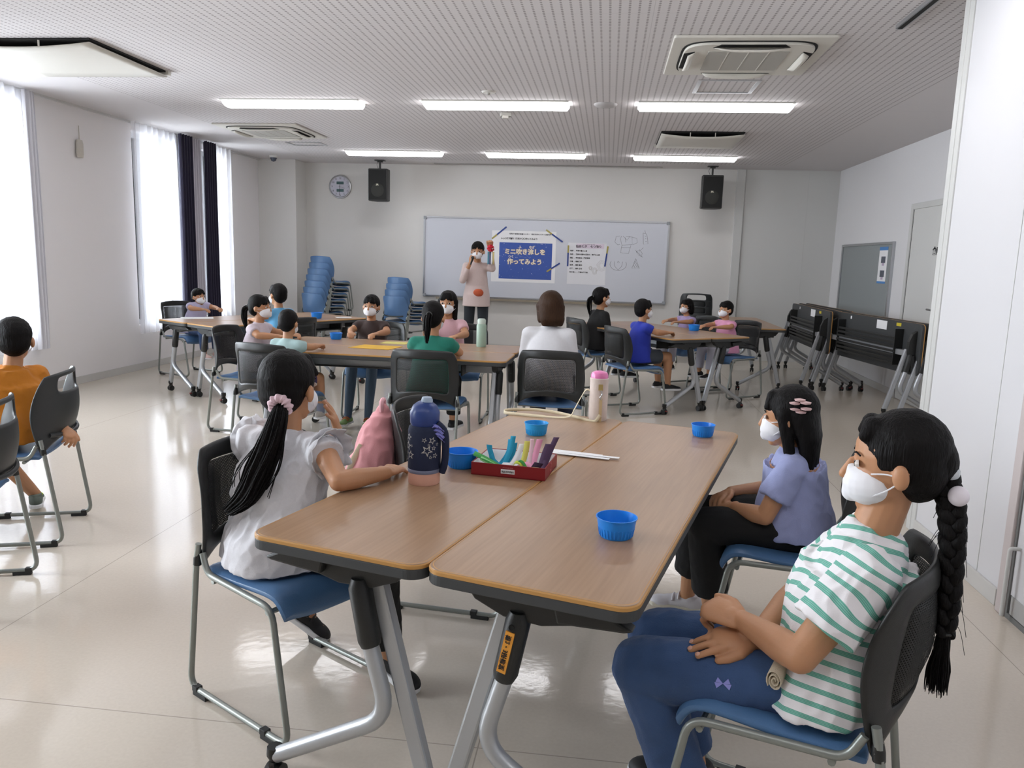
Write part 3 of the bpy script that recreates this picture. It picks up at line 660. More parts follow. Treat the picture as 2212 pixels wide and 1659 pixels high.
copy_tree(f1, (2.74, 9.24, 0), math.radians(2), 'folded table at the far end of the parked row, rearmost by the wall')

# ================================================================== CHAIRS
def chair_parts(a, kind='net'):
    seat_z = .432
    for sx in (-1, 1):
        x = sx*.222
        b = MB(); b.tube(rpath([(x*.99, -.192, .50), (x, -.204, .44), (x, -.262, .018), (x, .235, .018), (x, .168, .405), (x, -.145, .418), (x*.985, -.174, .475)], [.05, .1, .045, .045, .055, .05, .02]), .0095, 10)
        b.build('side_frame', m_tube, a, smooth=True)
        for y in (-.20, .15):
            b = MB(); b.box(x-.011, x+.011, y-.035, y+.035, 0, .016); b.box(x-.011, x+.011, y-.038, y-.012, .012, .03); b.build('foot_pad', m_rubber, a, bevel=.002)
    for y, z in ((.145, .385), (-.12, .400)): b = MB(); b.tube([(-.222, y, z), (.222, y, z)], .008, 8); b.build('cross_rod', m_tube, a, smooth=True)
    # seat
    b = MB(); prof = [(-.185, .428), (-.17, .431), (-.10, .430), (0, .434), (.09, .442), (.145, .443), (.178, .434), (.198, .410), (.207, .378), (.203, .368)]
    top = []; NX = 14
    def pt(u, j, off):
        y, z = prof[j]; t = (u-.5)*2; w_ = .214-(0, .002, .005, .009, .013)[max(0, min(4, j-5))]
        dz = .012*t*t-.006; edge = max(0, abs(t)-.86)/.14
        z += (.010, .026)[j-8]*t**4 if j >= 8 else 0
        return V3((t*w_, y-off*(.0 if j < 6 else .7)*(1), z+dz*(1 if j < 7 else .3)-.012*edge*edge-off))
    nu, nv = NX, len(prof)-1
    vs = [pt(i/nu, j, 0) for j in range(nv+1) for i in range(nu+1)]+[pt(i/nu, j, .020) for j in range(nv+1) for i in range(nu+1)]
    K = (nu+1)*(nv+1); fs = []
    for j in range(nv):
        for i in range(nu):
            q = (j*(nu+1)+i, j*(nu+1)+i+1, (j+1)*(nu+1)+i+1, (j+1)*(nu+1)+i); fs.append(q); fs.append(tuple(K+k for k in q[::-1]))
    rim = [i for i in range(nu+1)]+[(j*(nu+1)+nu) for j in range(1, nv+1)]+[nv*(nu+1)+i for i in range(nu-1, -1, -1)]+[j*(nu+1) for j in range(nv-1, 0, -1)]
    for i in range(len(rim)):
        p, q = rim[i], rim[(i+1) % len(rim)]; fs.append((p, q, K+q, K+p))
    b.add(vs, fs); b.build('seat', m_blue_seat, a, smooth=True, sub=1, auto=60)
    # back shell
    zt, zb = .785, .445
    def sh(u, v):       # u 0..1 across, v 0..1 up
        t = (u-.5)*2; w_ = .225-.012*abs(v-.45)*2-(.02*max(0, v-.85)/.15)
        z = zb+(zt-zb)*v+(.045*(1-t*t) if v < .5 else 0)*(1-v*2 if v < .5 else 0)+(.012*(1-t*t) if v > .9 else 0)-(.024*t**6*(1-v*3) if v < .33 else 0)
        y = -.190-.026*v**1.5-(.050+.032*math.sin(v*PI))*(1-t*t)+.044*math.sin(v*PI)*abs(t)**3
        return V3((t*w_, y, z))
    us = [0, .04, .13]+[.13+.74*i/10 for i in range(1, 10)]+[.87, .96, 1]
    vsn = [0, .08, .17]+[.17+.68*i/8 for i in range(1, 8)]+[.85, .93, 1]
    P = [[sh(u, v) for u in us] for v in vsn]
    b = MB(); nb = MB(); ncol = len(us); sb = MB()
    idx = lambda j, i: j*ncol+i
    V = [p for r_ in P for p in r_]; ff, nf, sf = [], [], []
    for j in range(len(vsn)-1):
        for i in range(ncol-1):
            q = (idx(j, i), idx(j, i+1), idx(j+1, i+1), idx(j+1, i))
            inner = 2 <= i < ncol-3 and 2 <= j < len(vsn)-3
            if kind == 'net': (nf if inner else ff).append(q)
            elif kind == 'slot':
                if j >= len(vsn)-4 and j < len(vsn)-2 and 3 <= i < ncol-4: continue
                ff.append(q)
            else: ff.append(q)
    b.add(V, ff); fr = b.build('backrest_frame', m_black if kind == 'net' else (mat('blue_grey_plastic', '#4a6c94', .5) if kind == 'blue' else mat('charcoal_plastic', '#2b2e2f', .45, bump=.15, bscale=400)), a, smooth=True, solid=.014, sub=1, auto=180)
    if kind == 'net':
        nb.add([p+V3((0, .002, 0)) for p in V], nf); nb.build('backrest_net', m_net, a, smooth=True, solid=.0025, auto=180)
    else:
        g = MB(); g.tube([V3((t*.175, sh((t*.8+1)/2, .14).y-.012, .50+.012*t*t)) for t in [k/8-1 for k in range(17)]], .010, 8); g.build('lower_rib', mat('charcoal_plastic', '#2b2e2f', .45), a, smooth=True)
    for sx in (-1, 1):
        b = MB(); b.tube([(sx*.220, -.203, .432), (sx*.219, -.200, .452), (sx*.216, -.197, .48)], [.0125, .0135, .009], 10); b.build('frame_socket', m_black, a, smooth=True)
def chair_proto(kind, loc, rz, label, group='blue seated chairs around the tables'):
    a = empty('stacking_chair', (loc[0], loc[1], 0), rz, label, 'chair', group); chair_parts(a, kind); return a
def fac(fx, fy): return math.atan2(-fx, fy)      # heading so that local +Y points along (fx, fy)
cA = chair_proto('net', (-.90, 2.20), fac(.86, -.51), 'blue seated chair with black net back under the girl in the white ruffled shirt')
def chair(x, y, f, label, src=None, z=0): 
    c = copy_tree(src or cA, (x, y, z), fac(*f), label); return c
cB = chair(.458, 1.736, (-.93, .36), 'blue seated chair under the girl in the green striped shirt')
cC = chair(.67, 2.70, (-.96, .27), 'blue seated chair under the girl in the lavender shirt')
cE = chair(-.33, 5.25, (.04, 1), 'black net backed chair under the person in the white top')
cF = chair(-1.12, 4.98, (.02, 1), 'black net backed chair under the child in the green shirt')
cH = chair(-2.13, 4.95, (.25, .97), 'black net backed chair under the child at the left end of the middle table')
cK = chair(-1.93, 6.42, (.02, -1), 'chair under the child in grey blue knee socks')
cG = chair(-1.22, 6.50, (0, -1), 'chair under the child in pink behind the middle tables')
cP = chair(-.55, 3.03, (.97, -.10), 'chair under the left table edge with the pink backpack hung on it')
cJ = chair(-4.53, 8.10, (.87, -.35), 'chair by the window under the child in lavender')
cI = chair(-2.92, 6.86, (-.87, .5), 'chair on the right side of the window tables under the child in blue')
cI2 = chair(-2.70, 5.72, (1, -.05), 'chair at the left end of the middle tables under the child in pale pink')
cM = chair(.28, 7.30-.05, (.87, .50), 'chair seen from the side under the boy in the bright blue shirt')
cL = chair(-.12, 8.15, (.87, .50), 'chair seen from the side under the person in black')
cN1 = chair(.98, 8.95, (-.82, -.57), 'chair under the child in lavender at the right tables')
cN2 = chair(1.33, 8.42, (-.82, -.57), 'chair under the child in pink at the right tables')
cD = chair_proto('slot', (-2.75, 3.29), fac(-.94, -.34), 'dark solid backed chair under the boy in orange', 'blue seated chairs around the tables')
cD2 = chair(-2.49, 2.57, (-.94, -.34), 'empty dark solid backed chair at the left edge, nearest the viewer', cD)
# stacks against the front wall
def stack(x, y, n, f, where, src=None, dz=.088):
    for i in range(n):
        fv = V3((f[0], f[1], 0)).normalized()
        pos = 'lowest chair' if i == 0 else ('topmost chair' if i == n-1 else '%s lowest chair' % 'second third fourth fifth sixth'.split()[i-1])
        lab = '%s in the %s' % (pos, where); X_, Y_, Z_ = x+fv.x*.03*i, y+fv.y*.03*i, i*dz
        if src is None: src = chair_proto('blue', (X_, Y_), fac(*f), lab); c = src
        else: c = copy_tree(src, (X_, Y_, Z_), fac(*f), lab)
        c['group'] = 'stacked chairs against the front wall'
    return src
sb_ = stack(-4.13, 11.08, 7, (.42, .9), 'tall blue backed stack by the far left corner')
stack(-2.92, 11.12, 4, (.42, .9), 'shorter blue backed stack by the whiteboard', sb_)
stack(1.25, 11.22, 3, (.1, 1), 'low dark stack under the right end of the whiteboard', cD)

# orange sticker on the sleeve of the right table
slv = [c for c in t_right.children if c.name.startswith('black_sleeve')][0]
d_ = V3((-.062+.036, 0, .462-.590)).normalized(); xx = V3((0, -1, 0)); yy = d_.cross(xx)
Mst = Matrix((( -d_.x, yy.x*-1, xx.x, -.052), (-d_.y, -yy.y, xx.y, .072-.0300), (-d_.z, -yy.z, xx.z, .525), (0, 0, 0, 1)))
b = MB(); b.box(-.050, .050, -.0105, .0105, -.0030, .001); o = b.build('name_sticker', mat('orange_label', '#e39a35', .5), slv); o.data.transform(Mst)
text('sticker_text', '第2・3研修室', .0145, m_ink, slv, Mst @ Matrix.Translation((0, 0, .0014)) @ Matrix.Rotation(PI, 4, 'Z'), .0002)
b = MB(); b.lathe([(0, 0), (.0065, 0), (.0065, .002)], seg=16); o = b.build('bolt_hole', m_dark, slv); o.data.transform(Mst @ Matrix.Translation((.062, 0, -.001)))
# ================================================================== BODY SURFACES
class Vol:
    """closed pieces fused into one continuous surface"""
    def __init__(s): s.b = MB(); s.seg = []
    def rc(s, p0, p1, r0, r1, w=1.0, ref=None, flat0=False, flat1=False, seg=16):
        p0, p1 = V3(p0), V3(p1); d = p1-p0; L_ = d.length
        if L_ < 1e-6: d = V3((0, 0, 1)); L_ = 1e-6
        d = d/ d.length; x, y = frame_of(d, ref); rings = []
        if not flat0:
            for k in range(1, 5): a = k*PI/8*.999; rings.append((p0-d*r0*math.cos(a), r0*math.sin(a)))
        else: rings.append((p0, r0))
        if not flat0: pass
        if not flat1:
            for k in range(4, 0, -1): a = k*PI/8*.999; rings.append((p1+d*r1*math.cos(a), r1*math.sin(a)))
        else: rings.append((p1, r1))
        vs = []
        for c, r in rings:
            for k in range(seg):
                a = 2*PI*k/seg; vs.append(c+x*(math.cos(a)*r)+y*(math.sin(a)*r*w))
        N = len(rings)
        fs = [(i*seg+k, i*seg+(k+1) % seg, (i+1)*seg+(k+1) % seg, (i+1)*seg+k) for i in range(N-1) for k in range(seg)]
        fs += [tuple(range(seg))[::-1], tuple((N-1)*seg+k for k in range(seg))]
        s.b.add(vs, fs); s.seg.append((p0, p1)); return s
    def ell(s, c, rx, ry, rz, fx=(1,0,0), up=(0,0,1), seg=20):
        """rx along right, ry along forward fx->(forward), rz along up"""
        c = V3(c); f = V3(fx).normalized(); u = V3(up)-f*V3(up).dot(f); u.normalize(); r = f.cross(u)
        vs = []; N = 10
        for i in range(1, N):
            t = PI*i/N
            for k in range(seg):
                a = 2*PI*k/seg; vs.append(c+r*(rx*math.sin(t)*math.cos(a))+f*(ry*math.sin(t)*math.sin(a))+u*(-rz*math.cos(t)))
        n0 = len(vs); vs += [c-u*rz, c+u*rz]
        fs = [(i*seg+k, i*seg+(k+1) % seg, (i+1)*seg+(k+1) % seg, (i+1)*seg+k) for i in range(N-2) for k in range(seg)]
        fs += [(n0, (k+1) % seg, k) for k in range(seg)]+[(n0+1, (N-2)*seg+k, (N-2)*seg+(k+1) % seg) for k in range(seg)]
        s.b.add(vs, fs); return s
    def loft(s, rings, seg=24):
        """rings: (center, right vec * half width, fwd vec * half depth)"""
        vs = []
        for c, r, f in rings:
            for k in range(seg):
                a = 2*PI*k/seg; e = .85
                ca, sa = math.cos(a), math.sin(a)
                vs.append(V3(c)+V3(r)*(abs(ca)**e*(1 if ca > 0 else -1))+V3(f)*(abs(sa)**e*(1 if sa > 0 else -1)))
        N = len(rings)
        fs = [(i*seg+k, i*seg+(k+1) % seg, (i+1)*seg+(k+1) % seg, (i+1)*seg+k) for i in range(N-1) for k in range(seg)]
        fs += [tuple(range(seg))[::-1], tuple((N-1)*seg+k for k in range(seg))]
        s.b.add(vs, fs); return s
    def build(s, name, m, parent, vox=.006, smooth=3, wrinkle=0, wscale=14, attr=None, origin=None):
        import bmesh
        me = bpy.data.meshes.new('tmp'); me.from_pydata(s.b.v, [], s.b.f)
        bm = bmesh.new(); bm.from_mesh(me); isl = bmesh.ops.recalc_face_normals(bm, faces=bm.faces); bm.to_mesh(me); bm.free()
        o = bpy.data.objects.new('tmp', me); COL.objects.link(o)
        q = o.modifiers.new('r', 'REMESH'); q.mode = 'VOXEL'; q.voxel_size = vox; q.adaptivity = 0
        if smooth: q = o.modifiers.new('s', 'SMOOTH'); q.factor = .6; q.iterations = smooth
        dg = bpy.context.evaluated_depsgraph_get(); dg.update()
        m2 = bpy.data.meshes.new_from_object(o.evaluated_get(dg)); bpy.data.objects.remove(o); bpy.data.meshes.remove(me)
        m2.name = name; m2.materials.clear(); m2.materials.append(m)
        if wrinkle:
            m2.update(); vn = [v.normal.copy() for v in m2.vertices]
            for v, nn in zip(m2.vertices, vn):
                p = v.co; q1 = noise.noise(V3((p.x*wscale, p.y*wscale, p.z*wscale*.7))); q2 = abs(noise.noise(V3((p.x*wscale*1.9+7, p.y*wscale*1.9, p.z*wscale*1.2))))
                v.co = p+nn*wrinkle*(q1*.9-q2*1.2+.2)
        if attr:
            at = m2.attributes.new('stripe', 'FLOAT', 'POINT')
            at.data.foreach_set('value', [attr(v.co) for v in m2.vertices])
        m2.polygons.foreach_set('use_smooth', [True]*len(m2.polygons))
        if parent is not None:
            m2.transform(Matrix.Translation(-V3(parent_world(parent))))
        ob = bpy.data.objects.new(name, m2); COL.objects.link(ob)
        if parent is not None: ob.parent = parent
        return ob
def parent_world(p):
    l = V3(p.location); q = p.parent
    while q: l = l+V3(q.location); q = q.parent
    return l
def wbuild(b, name, m, parent, **k):
    """mesh given in world coordinates, parented under an unrotated person"""
    o = b.build(name, m, parent, **k); o.data.transform(Matrix.Translation(-parent_world(parent))); return o

def hand(v, W, d, n, side, S=1.0, curl=(.25, .3, .35, .4), thumb=.6, spread=.10):
    """W wrist point, d pointing to the fingers, n out of the BACK of the hand, side=+1: thumb on d x n side"""
    d = V3(d).normalized(); n = V3(n)-d*V3(n).dot(d); n.normalize(); a = d.cross(n)*side
    pw = .034*S
    v.rc(W-d*.006*S, W+d*.022*S, .0185*S, .022*S, w=.68, ref=a)
    v.rc(W+d*.018*S, W+d*.052*S, .027*S, .031*S, w=.42, ref=a)
    v.rc(W+d*.030*S+a*.008*S, W+d*.060*S-a*.006*S, .022*S, .026*S, w=.44, ref=a)
    tips = []
    for i, (off, ln) in enumerate(((.024, .052), (.008, .060), (-.008, .056), (-.0225, .043))):
        b0 = W+d*(.066-.004*(i == 3)-.003*(i == 0))*S+a*off*S; dd = (d+a*(off*7.0)).normalized(); p = b0; r = (.0082, .0084, .0080, .0070)[i]*S
        ang = 0
        for k, fr in enumerate((.45, .32, .26)):
            ang += curl[i]*(1.0, 1.2, .7)[k]
            q = p+(dd*math.cos(ang)-n*math.sin(ang))*(ln*fr*S); v.rc(p, q, r*(1-.09*k), r*(1-.09*(k+1)), seg=10); p = q
        tips.append((p, (dd*math.cos(ang)-n*math.sin(ang)), n*math.cos(ang)+dd*math.sin(ang), r))
    t0 = W+d*.016*S+a*.016*S; t1 = t0+(d*.7+a*.62-n*.25*thumb).normalized()*.030*S; t2 = t1+(d*.9+a*.25-n*.3*thumb).normalized()*.024*S; t3 = t2+(d*1.0-n*.35*thumb).normalized()*.018*S
    v.rc(t0, t1, .0125*S, .0105*S, seg=10); v.rc(t1, t2, .0098*S, .0090*S, seg=10); v.rc(t2, t3, .0088*S, .0072*S, seg=10)
    return tips
def shoe(par, A, toe, S, upper, sole, extra=None, up=(0,0,1), side=1, vox=.004, low=.058):
    """A ankle centre; toe: direction"""
    A = V3(A); t = V3(toe).normalized(); u = V3(up)-t*V3(up).dot(t); u.normalize(); r = t.cross(u)
    G = A-u*low*S                                    # ground point under the ankle
    v = Vol()
    v.ell(G-t*.022*S+u*.030*S, .031*S, .042*S, .034*S, t, u)
    v.rc(G-t*.012*S+u*.045*S, G-t*.012*S+u*.066*S, .030*S, .031*S, flat1=True)
    v.rc(G+t*.00*S+u*.036*S, G+t*.08*S+u*.022*S, .032*S, .026*S)
    v.ell(G+t*.095*S+u*.018*S, .037*S, .050*S, .024*S, t, u)
    sh_ = v.build('shoe', upper, par, vox, 2)
    out = [(-.068, .0), (-.064, .022), (-.045, .032), (0, .032), (.05, .036), (.095, .040), (.128, .030), (.145, .008), (.145, -.010), (.128, -.030), (.095, -.036), (.05, -.032), (0, -.030), (-.045, -.031), (-.064, -.022)]
    b = MB(); M = Matrix(((r.x, t.x, u.x, G.x), (r.y, t.y, u.y, G.y), (r.z, t.z, u.z, G.z), (0, 0, 0, 1)))
    b.prism([(y*S, x*S) for x, y in out], 0, .019*S, M=M); so = wbuild(b, 'sole', sole, sh_, bevel=.004)
    if extra:
        b = MB()
        for k in (0, 1): 
            c0 = G+t*(.030+.022*k)*S+u*(.062-.009*k)*S
            b.tube(spline([c0-r*.030*S-u*.014*S, c0-r*.012*S, c0+r*.012*S, c0+r*.030*S-u*.014*S], 4), .005*S, 6)
        wbuild(b, 'strap', extra, sh_, smooth=True)
    return sh_
def strands(pts, rad, n, r, seed=1, seg=4, clump=1.0, flare=0, nk=5, flatn=1.0, ref=None):
    """bundle of fine locks along a path; rad: radius of the bundle at each control point"""
    rnd = random.Random(seed); b = MB(); P = spline(pts, nk); K = len(P); R = []
    for i in range(K):
        f = i/nk; j = min(int(f), len(rad)-2); R.append(rad[j]+(rad[j+1]-rad[j])*min(1, f-j))
    fr = []; prev = V3(ref) if ref is not None else None
    for i in range(K):
        d = P[min(i+1, K-1)]-P[max(0, i-1)]; x, y = frame_of(d, prev); prev = x; fr.append((x, y))
    for s_ in range(n):
        a = rnd.uniform(0, 2*PI); q = math.sqrt(rnd.random()); e = rnd.randint(int(K*.82), K); w_ = rnd.uniform(-.6, .6); ph = rnd.uniform(0, 6)
        L_ = []
        for i in range(e):
            t = i/(K-1); x, y = fr[i]; aa = a+w_*t; rr = R[i]*q*(1+flare*t*rnd.uniform(.9, 1.1)*0+.06*math.sin(t*9+ph))
            L_.append(P[i]+x*(math.cos(aa)*rr)+y*(math.sin(aa)*rr*flatn))
        rs = [r*(1-.75*(i/(e-1))**3) for i in range(e)]
        b.tube(L_, rs, seg)
    return b

m_sclera = mat('eye_white', '#cfc8c2', .3)
class Person: pass
def P_joints(x, y, f, S=1.0, seat=.45, lean=0.0, tf=None, hf=None, hdrop=0.0, headfwd=.02):
    """default seated pose; f heading of the lap, tf of the chest, hf of the face"""
    j = Person(); f = V3((f[0], f[1], 0)).normalized(); tf = V3((tf[0], tf[1], 0)).normalized() if tf else f.copy()
    hf = V3((hf[0], hf[1], hf[2] if len(hf) > 2 else 0)).normalized() if hf else tf.copy()
    u = V3((0, 0, 1)); R = lambda a: V3((a.y, -a.x, 0)).normalized()
    j.S = S; j.f, j.tf, j.hf = f, tf, hf; j.r = R(f); j.tr = R(tf); j.seat = seat
    j.pel = V3((x, y, seat+.075*S)); j.chest = j.pel+u*.285*S+tf*lean*S
    j.neck = j.chest+u*.055*S+tf*.005; j.head = j.chest+u*(.180-hdrop)*S+tf*(headfwd)*S
    j.sL = j.chest-j.tr*.118*S+u*.005; j.sR = j.chest+j.tr*.118*S+u*.005
    j.hL = j.pel-j.r*.070*S; j.hR = j.pel+j.r*.070*S
    j.kL = j.hL+f*.315*S-j.r*.02*S; j.kR = j.hR+f*.315*S+j.r*.02*S
    dz = max(.0, 1)*(.29*S)
    j.aL = j.kL-u*dz+f*.02; j.aR = j.kR-u*dz+f*.02
    for k in ('aL', 'aR'):
        a = getattr(j, k)
        if a.z < .065*S: a.z = .065*S
    j.toeL = f-j.r*.15; j.toeR = f+j.r*.15
    # hands resting on the thighs by default
    j.eL = j.sL-u*.20*S-j.tr*.035*S+tf*.03*S; j.eR = j.sR-u*.20*S+j.tr*.035*S+tf*.03*S
    j.wL = j.hL+f*.19*S+u*.085*S; j.wR = j.hR+f*.19*S+u*.085*S
    j.hdL = f+j.r*.2; j.hdR = f-j.r*.2; j.hnL = u; j.hnR = u; j.curl = (.25, .3, .35, .4); j.sex = 0
    return j
def table_arms(j, reach=.26, z=.735, spread=.12):
    u = V3((0, 0, 1))
    j.eL = j.sL+j.tf*.08*j.S-j.tr*.05*j.S; j.eR = j.sR+j.tf*.08*j.S+j.tr*.05*j.S
    j.eL.z = j.eR.z = max(z+.005, j.sL.z-.19*j.S)
    j.wL = j.chest+j.tf*reach*j.S-j.tr*spread*j.S; j.wR = j.chest+j.tf*reach*j.S+j.tr*spread*j.S; j.wL.z = j.wR.z = z
    j.hdL = j.tf+j.tr*.3; j.hdR = j.tf-j.tr*.3
def make_person(label, j, shirt, pants, shoec, solec=None, vox=.0075, name='person', sleeve=.55, sleeve_r=.047, loose=1.0, leg='long', sock=None, hair='short', haircol=None, mask=True, cat='person',
                group=None, stripes=False, collar=True, wrinkle=.0, hem_drop=.0, strap=None, pant_r=1.0, legskin=False, cover_head=True):
    S = j.S; u = V3((0, 0, 1)); haircol = haircol or m_hair
    base = V3((j.pel.x, j.pel.y, 0)); p = empty(name, base, 0, label, cat, group)
    SB = S; hs = getattr(j, 'hs', 1.0)
    H, hf = j.head, j.hf.normalized(); hu = (u-hf*u.dot(hf)).normalized(); hr = hf.cross(hu)
    # ---- body
    v = Vol()
    tdir = (j.chest-j.pel).normalized()
    v.loft([(j.pel-tdir*.05*S, j.r*.095*S, j.f*.07*S), (j.pel, j.r*.125*S, j.f*.088*S), (j.pel+tdir*.10*S, j.tr*.108*S, j.tf*.078*S), (j.pel+tdir*.20*S, j.tr*.112*S, j.tf*.080*S), (j.chest-tdir*.02*S, j.tr*.105*S, j.tf*.072*S), (j.chest+tdir*.035*S, j.tr*.05*S, j.tf*.045*S)])
    v.rc(j.sL, j.sR, .042*S, .042*S)
    v.rc(j.chest, j.head-hu*.03*S, .043*S, .038*S)
    for s_, e, wr, hd, hn, sd in ((j.sL, j.eL, j.wL, j.hdL, j.hnL, 1), (j.sR, j.eR, j.wR, j.hdR, j.hnR, -1)):
        v.rc(s_, e, .037*S, .029*S); v.rc(e, e+(wr-e)*.3, .0295*S, .031*S); v.rc(e+(wr-e)*.3, wr, .031*S, .0195*S)
        tips = hand(v, wr, hd, hn, sd, S, getattr(j, 'curlL', j.curl) if sd == 1 else j.curl)
        if sd == 1: tl = tips
        else: trr = tips
    for h, k, a, t in ((j.hL, j.kL, j.aL, j.toeL), (j.hR, j.kR, j.aR, j.toeR)):
        v.rc(h, k, .066*S*getattr(j, 'thr', 1), .047*S); v.rc(k, k+(a-k)*.35, .046*S, .046*S); v.rc(k+(a-k)*.35, a, .045*S, .028*S)
        tt = V3(t).normalized(); v.rc(a, a-u*.03*S+tt*.03*S, .026*S, .024*S)
        v.rc(a-u*.03*S+tt*.03*S, a-u*.042*S+tt*.085*S, .022*S, .015*S)
    S = SB*hs
    # head
    v.ell(H+hu*.022*S-hf*.012*S, .070*S, .086*S, .084*S, hf, hu); v.ell(H-hu*.035*S+hf*.028*S, .054*S, .056*S, .062*S, hf, hu)
    v.ell(H-hu*.083*S+hf*.052*S, .022*S, .022*S, .016*S, hf, hu)
    v.rc(H+hu*.006*S+hf*.078*S, H-hu*.022*S+hf*.094*S, .0075*S, .0105*S, seg=10)
    v.rc(H-hu*.050*S+hf*.079*S-hr*.014*S, H-hu*.050*S+hf*.079*S+hr*.014*S, .0065*S, .0065*S, seg=8)
    for q in (-1, 1): v.ell(H+hr*q*.072*S-hu*.012*S-hf*.006*S, .010*S, .016*S, .025*S, (hf-hr*q*.3), hu)
    S = SB
    v.build('body', m_skin, p, .0032 if vox < .0055 else vox*.9, 3 if vox < .0055 else 2)
    S = SB*hs
    for q in (-1, 1):
        b = MB(); e = H+hu*.006*S+hf*.0705*S+hr*q*.030*S
        M = Matrix((( hr.x, hf.x, hu.x, e.x), (hr.y, hf.y, hu.y, e.y), (hr.z, hf.z, hu.z, e.z), (0, 0, 0, 1)))
        EM = M @ Matrix.Rotation(-PI/2, 4, 'X'); sq = Matrix.Diagonal((1, .52, 1, 1))
        b.lathe([(.0135*S, -.004*S), (.0125*S, .0005*S), (.008*S, .0035*S), (0, .0045*S)], seg=18, M=EM @ sq); eo = wbuild(b, 'eye', m_sclera, p, smooth=True)
        b = MB(); b.lathe([(.0068*S, .001*S), (.006*S, .0044*S), (0, .0052*S)], seg=14, M=EM @ Matrix.Diagonal((1, .92, 1, 1))); wbuild(b, 'iris', m_eye, eo, smooth=True)
        b = MB(); b.tube([e+hu*.020*S-hr*q*.012*S+hf*.002*S, e+hu*.023*S, e+hu*.018*S+hr*q*.012*S-hf*.007*S], .0020*S, 6); wbuild(b, 'eyebrow', haircol, p)
    S = SB
    if vox < .0055:
        for tips in (tl, trr):
            for (tp, td, tn, r_) in tips:
                b = MB(); x_, y_ = td, td.cross(tn); c = tp+tn*r_*.72-td*r_*.1; M = Matrix(((x_.x, y_.x, tn.x, c.x), (x_.y, y_.y, tn.y, c.y), (x_.z, y_.z, tn.z, c.z), (0, 0, 0, 1)))
                b.lathe([(r_*.62, 0), (r_*.4, r_*.18), (0, r_*.24)], seg=12, capb=False, M=M); wbuild(b, 'fingernail', m_nail, p, smooth=True)
    # ---- shirt
    v = Vol(); k = 1.13*loose; up_ = tdir
    low = j.pel-tdir*(.055+hem_drop)*S; hd_ = getattr(j, 'hemd', 1.0)
    rings = [(low+j.f*(.012-.12*(1-hd_))*S, (j.r+j.tr).normalized()*.150*S*k, (j.f+j.tf).normalized()*.125*S*k*hd_), (j.pel+tdir*.02*S+j.f*(.008-.10*(1-hd_))*S, (j.r+j.tr).normalized()*.142*S*k, (j.f+j.tf).normalized()*.118*S*k*hd_), (j.pel+tdir*.12*S, j.tr*.122*S*k, j.tf*.094*S*k), (j.pel+tdir*.20*S, j.tr*.115*S*k, j.tf*.088*S*k), (j.chest-tdir*.02*S, j.tr*.100*S*k, j.tf*.072*S*k), (j.chest+tdir*.040*S, j.tr*.058*S*k, j.tf*.050*S*k)]
    v.loft(rings); v.rc(j.sL, j.sR, (.046 if stripes else .050)*S, (.046 if stripes else .050)*S)
    arms = ((j.sL, j.eL, j.wL), (j.sR, j.eR, j.wR)); ends = []
    for s_, e, wr in arms:
        if stripes:
            q = s_+(e-s_)*sleeve; ends.append((q, (e-s_).normalized()))
        elif sleeve <= 1:
            q = s_+(e-s_)*sleeve; v.rc(s_, q, .048*S, sleeve_r*S, flat1=True); ends.append((q, (e-s_).normalized()))
        else:
            v.rc(s_, e, .048*S, .041*S); q = e+(wr-e)*min(.92, sleeve-1); v.rc(e, q, .041*S, .031*S, flat1=True)
    if collar: v.rc(j.chest+tdir*.02*S, j.chest+tdir*.062*S, .052*S, .047*S, flat1=True)
    def at(c):
        d = c-j.chest; lat = abs(d.dot(j.tr))
        return (c-j.pel).dot(tdir)+2-.40*max(0, lat-.02)+.10*d.dot(j.tf)+.010*math.sin(d.dot(j.tr)*28)
    sh_ = v.build('shirt', shirt, p, vox*1.1 if vox > .005 else .0048, 8, wrinkle, 13, at if stripes else None)
    if stripes:
        for (s_, e, wr), (q, ax) in zip(arms, ends):
            sv = Vol(); mid = s_+(q-s_)*.45; sv.rc(s_-ax*.005, mid, .053*S, .056*S); sv.rc(mid, q, .056*S, sleeve_r*S, flat1=True)
            so = sv.build('sleeve', shirt, sh_, .0048, 3, wrinkle*.7, 15, (lambda c, s_=s_, ax=ax: (c-s_).dot(ax)+.3+.006*math.sin(c.z*60)))
    # ---- trousers / shorts
    v = Vol()
    v.loft([(j.pel-tdir*.06*S, j.r*.105*S, j.f*.085*S), (j.pel, j.r*.130*S, j.f*.090*S), (j.pel+tdir*.03*S, j.tr*.110*S, j.tf*.08*S)])
    for h, kk, a in ((j.hL, j.kL, j.aL), (j.hR, j.kR, j.aR)):
        if leg == 'long':
            v.rc(h-u*.006*S, kk, .070*S*getattr(j, 'thr', 1), .060*S*pant_r); e = kk+(a-kk)*.84; v.rc(kk, kk+(a-kk)*.4, .058*S*pant_r, .054*S*pant_r); v.rc(kk+(a-kk)*.35, e, .054*S*pant_r, .047*S*(pant_r*1.1), flat1=True)
        elif leg == 'crop':
            v.rc(h, kk, .078*S, .060*S*pant_r); e = kk+(a-kk)*.66; v.rc(kk, e, .059*S*pant_r, .060*S*pant_r, flat1=True)
        else:
            e = h+(kk-h)*.72; v.rc(h, e, .080*S, .074*S, flat1=True)
    v.build('trousers' if leg != 'short' else 'shorts', pants, p, vox*1.1 if vox > .005 else .0048, 4, wrinkle*.45, 12)
